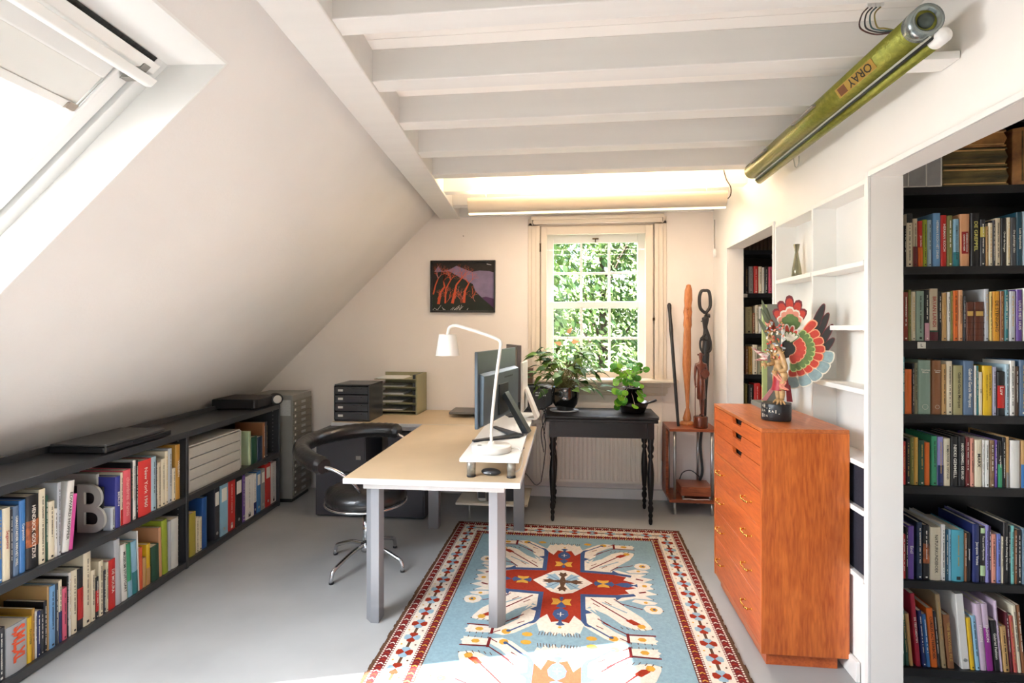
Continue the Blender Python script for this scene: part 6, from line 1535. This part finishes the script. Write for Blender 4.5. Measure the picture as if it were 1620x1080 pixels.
b = MB(); b.T = Matrix.Translation((0.046, 0.0, -0.048)) @ Matrix.Rotation(PI/2, 4, 'X'); b.lathe([(0.0001, 0.022), (0.015, 0.018), (0.023, 0.010), (0.024, -0.03)], n=28); b.build('tube_cap', WHITE, t)
for y in (0.62, 1.18): MB().box(-0.060, -0.044, y, y+0.22, 0.0, 0.010).build('ceiling_bracket', GREYM, t, bevel=0.002)
MB().box(0.055, 0.162, 0.10, 0.19, -0.070, -0.045).build('wall_block', WHITE, t, bevel=0.002)
b = MB(); b.tube(smoothpath([(0.045, 1.08, -0.075), (0.047, 1.07, -0.115), (0.050, 1.055, -0.125), (0.053, 1.04, -0.11), (0.055, 1.04, -0.075)], 5), 0.0022, 6); b.build('pull_ring', STEEL, t)
a = math.radians(212); nx, nz = math.cos(a), math.sin(a); R_ = 0.0465
b = MB(); b.T = Matrix.Translation((nx*R_, 0.20, nz*R_)) @ Matrix(((nx, 0, -nz, 0), (0, 1, 0, 0), (nz, 0, nx, 0), (0, 0, 0, 1)))
b.box(-0.001, 0.0012, 0.0, 0.25, -0.019, 0.019); b.build('name_plate', M('plate_gold', '#b8974a', 0.3, 0.6), t, bevel=0.001)
text('plate_lettering', 'ORAY', M('plate_black', '#15120e', 0.5), t, (nx*(R_+0.0016), 0.29, nz*(R_+0.0016)), (0, 1, 0), (-nz, 0, nx), 0.15, 0.030, 0.0006, True)
b = MB(); b.T = Matrix.Translation((nx*R_, 0.20, nz*R_)) @ Matrix(((nx, 0, -nz, 0), (0, 1, 0, 0), (nz, 0, nx, 0), (0, 0, 0, 1))); b.box(0.0012, 0.0018, 0.185, 0.235, -0.015, 0.015); b.build('plate_emblem', M('emblem_brown', '#6d3b1c', 0.5), t)
for i, (dx, colr, lab) in enumerate(((0, '#4a2a22', 'brown'), (0.014, '#2f2f2f', 'black'), (0.028, '#3c5c5c', 'blue grey'), (0.042, '#8a7a30', 'yellow green'))):
    x = 1.03+dx; wt = thing('ceiling_wire', lab+' wire bowed from the ceiling terminals to the green screen case', 'wire', (x, 1.98, 2.62), 0, 'wires from the ceiling terminals to the screen case')
    b = MB(); b.tube(smoothpath([(0, 0.04, 0.0), (-0.03, 0.02, -0.035), (-0.055+0.004*i, -0.02, -0.10), (-0.035-dx*.3, -0.07, -0.15+0.006*i), (-0.005-dx*.9, -0.11, -0.168+0.003*i)], 6), 0.0026, 6); b.build('wire', M('wire_'+lab.replace(' ', '_'), colr, 0.5), wt)
    MB().box(-0.006, 0.006, 0.03, 0.045, 0.0, 0.01).build('terminal', WHITE, wt)
tag(MB().tube(smoothpath([(1.09, 1.68, 2.48), (1.12, 1.52, 2.56), (1.12, 1.30, 2.60), (1.12, 1.1, 2.61)], 6), 0.008, 8).build('rope_cable', M('braided_gold', '#b08a4c', 0.7, bump=0.7, bscale=200)), 'gold braided cable running along the ceiling from the green screen case', 'cable')

# ---- trough lamp across the ceiling
t = thing('trough_lamp', 'long cream trough lamp shining up on the ceiling before the window', 'ceiling lamp', (0.153, 3.90, 2.39), math.radians(-0.6))
TRM = M('trough_cream', '#d6c6ad', 0.4); Lh = 0.905
pr = [(-0.058, 0.048), (-0.060, 0.020), (-0.048, -0.020), (-0.025, -0.050), (0.0, -0.056), (0.025, -0.050), (0.048, -0.020), (0.060, 0.020), (0.058, 0.048), (0.054, 0.048), (0.055, 0.020), (0.044, -0.018), (0.022, -0.046), (0.0, -0.051), (-0.022, -0.046), (-0.044, -0.018), (-0.055, 0.020), (-0.054, 0.048)]
b = MB(); n = len(pr); vs = [(-Lh, y, z) for y, z in pr]+[(Lh, y, z) for y, z in pr]; b.add(vs, [(i, (i+1) % n, n+(i+1) % n, n+i) for i in range(n)], True)
for s in (-1, 1):
    e = [(s*Lh, y, z) for y, z in pr[:9]]; b.add(e, [tuple(range(9)) if s < 0 else tuple(range(8, -1, -1))], False)
bmf = b.build('trough', TRM, t)
b = MB(); b.box(-Lh, Lh, -0.012, 0.016, -0.062, -0.050); b.build('lower_diffuser', M('diffuser_glow', '#fff0cc', 0.5, emit=0.9), t)
TUBE = M('fluorescent_glow', '#ffe2a8', 0.5, emit=4.0); MB().cyl((-0.80, 0, 0.015), 0.013, 1.60, 14, 'x').build('tube', TUBE, t)
for x in (-0.78, 0.78): b = MB(); b.cyl((x, 0.0, 0.03), 0.003, 0.082, 8); b.build('hanger', STEEL, t)
b = MB(); b.tube(smoothpath([(Lh-0.01, 0, -0.01), (Lh+0.03, 0, 0.02), (Lh+0.035, 0, 0.08), (Lh+0.005, 0, 0.14), (Lh-0.015, 0, 0.22)], 6), 0.004, 6); b.build('cord', M('dark_brown_cord', '#33261f', 0.6), t)
ll = light('lamp_uplight', 'AREA', (0, 0, 0.03), (0, 0, 1), 18, (1, 0.78, 0.54), 1.6, 0.06); ll.parent = t
l2 = light('lamp_downlight', 'AREA', (0, 0.0, -0.070), (0, 0.35, -1), 5, (1, 0.86, 0.74), 1.7, 0.03); l2.parent = t
tag(MB().tube([(-0.66+0.025*math.cos(a*PI/8), 3.70, 2.60+0.025*math.sin(a*PI/8)) for a in range(16)], 0.004, 6, closed=True).build('ceiling_ring', WHITE), 'white ring fixed to the ceiling above the left end of the trough lamp', 'hook')

# ---- trees outside the window
def tree(name, label, x, y, h, r, seed, cols):
    t = thing(name, label, 'tree', (x, y, -3.0), 0); rnd = random.Random(seed)
    b = MB(); b.tube([(0, 0, 0), (0.05, 0, h*.4), (0, .1, h*.75)], [0.22, 0.16, 0.06], 10)
    for k in range(8):
        a = rnd.uniform(0, 2*PI); z = h*rnd.uniform(.3, .65); b.tube([(0, 0, z), (math.cos(a)*r*.45, math.sin(a)*r*.45, z+h*.12), (math.cos(a)*r*.8, math.sin(a)*r*.8, z+h*.2)], [0.06, 0.04, 0.015], 6)
    b.build('trunk', M('bark', '#5a4a3a', 0.9, bump=0.5), t)
    b = MB(); vs = []; fs = []
    cl = [(rnd.uniform(-1, 1)*r, rnd.uniform(-1, 1)*r*.7, h*rnd.uniform(.12, 1.0), rnd.uniform(.4, .9)) for _ in range(130)]
    for (cx, cy, cz, cr) in cl:
        for _ in range(110):
            u = Vector((rnd.gauss(0, 1), rnd.gauss(0, 1), rnd.gauss(0, 1))).normalized()*cr*rnd.uniform(.6, 1.05); p = Vector((cx, cy, cz))+u
            n = (u.normalized()+Vector((rnd.uniform(-.7, .7), rnd.uniform(-.7, .7), rnd.uniform(-.3, .9)))).normalized(); s = n.cross(Vector((rnd.random(), rnd.random(), .3))).normalized(); q = n.cross(s); l = rnd.uniform(.08, .15)
            o = len(vs); vs += [p-s*l, p+q*l*.45, p+s*l, p-q*l*.45]; fs.append((o, o+1, o+2, o+3)); b.m.append(rnd.randrange(3)); b.sm.append(False)
    b.v = [tuple(v) for v in vs]; b.f = [list(f) for f in fs]
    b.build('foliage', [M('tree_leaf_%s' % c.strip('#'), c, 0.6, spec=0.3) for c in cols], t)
tree('tree', 'leafy green tree outside, in the left panes of the window', -2.1, 13.5, 8.4, 1.7, 1, ('#6f8a48', '#93a666', '#4f6c3c'))
tree('tree', 'leafy green tree outside, in the middle panes of the window', 1.0, 18.5, 9.6, 1.9, 2, ('#7b9450', '#a0b06e', '#587542'))
tree('tree', 'leafy green tree outside, in the right panes of the window', 4.0, 14.0, 8.6, 1.7, 3, ('#6a8444', '#8c9f60', '#4b6838'))
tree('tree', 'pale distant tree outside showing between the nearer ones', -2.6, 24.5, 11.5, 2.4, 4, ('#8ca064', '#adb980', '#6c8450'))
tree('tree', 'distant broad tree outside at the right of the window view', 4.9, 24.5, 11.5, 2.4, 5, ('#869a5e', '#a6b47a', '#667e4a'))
g = MB().box(-20, 20, 5.2, 40, -3.1, -3.0).build('ground', M('grass_ground', '#3f5226', 0.95, var=0.3, scale=1.0)); struct(g)
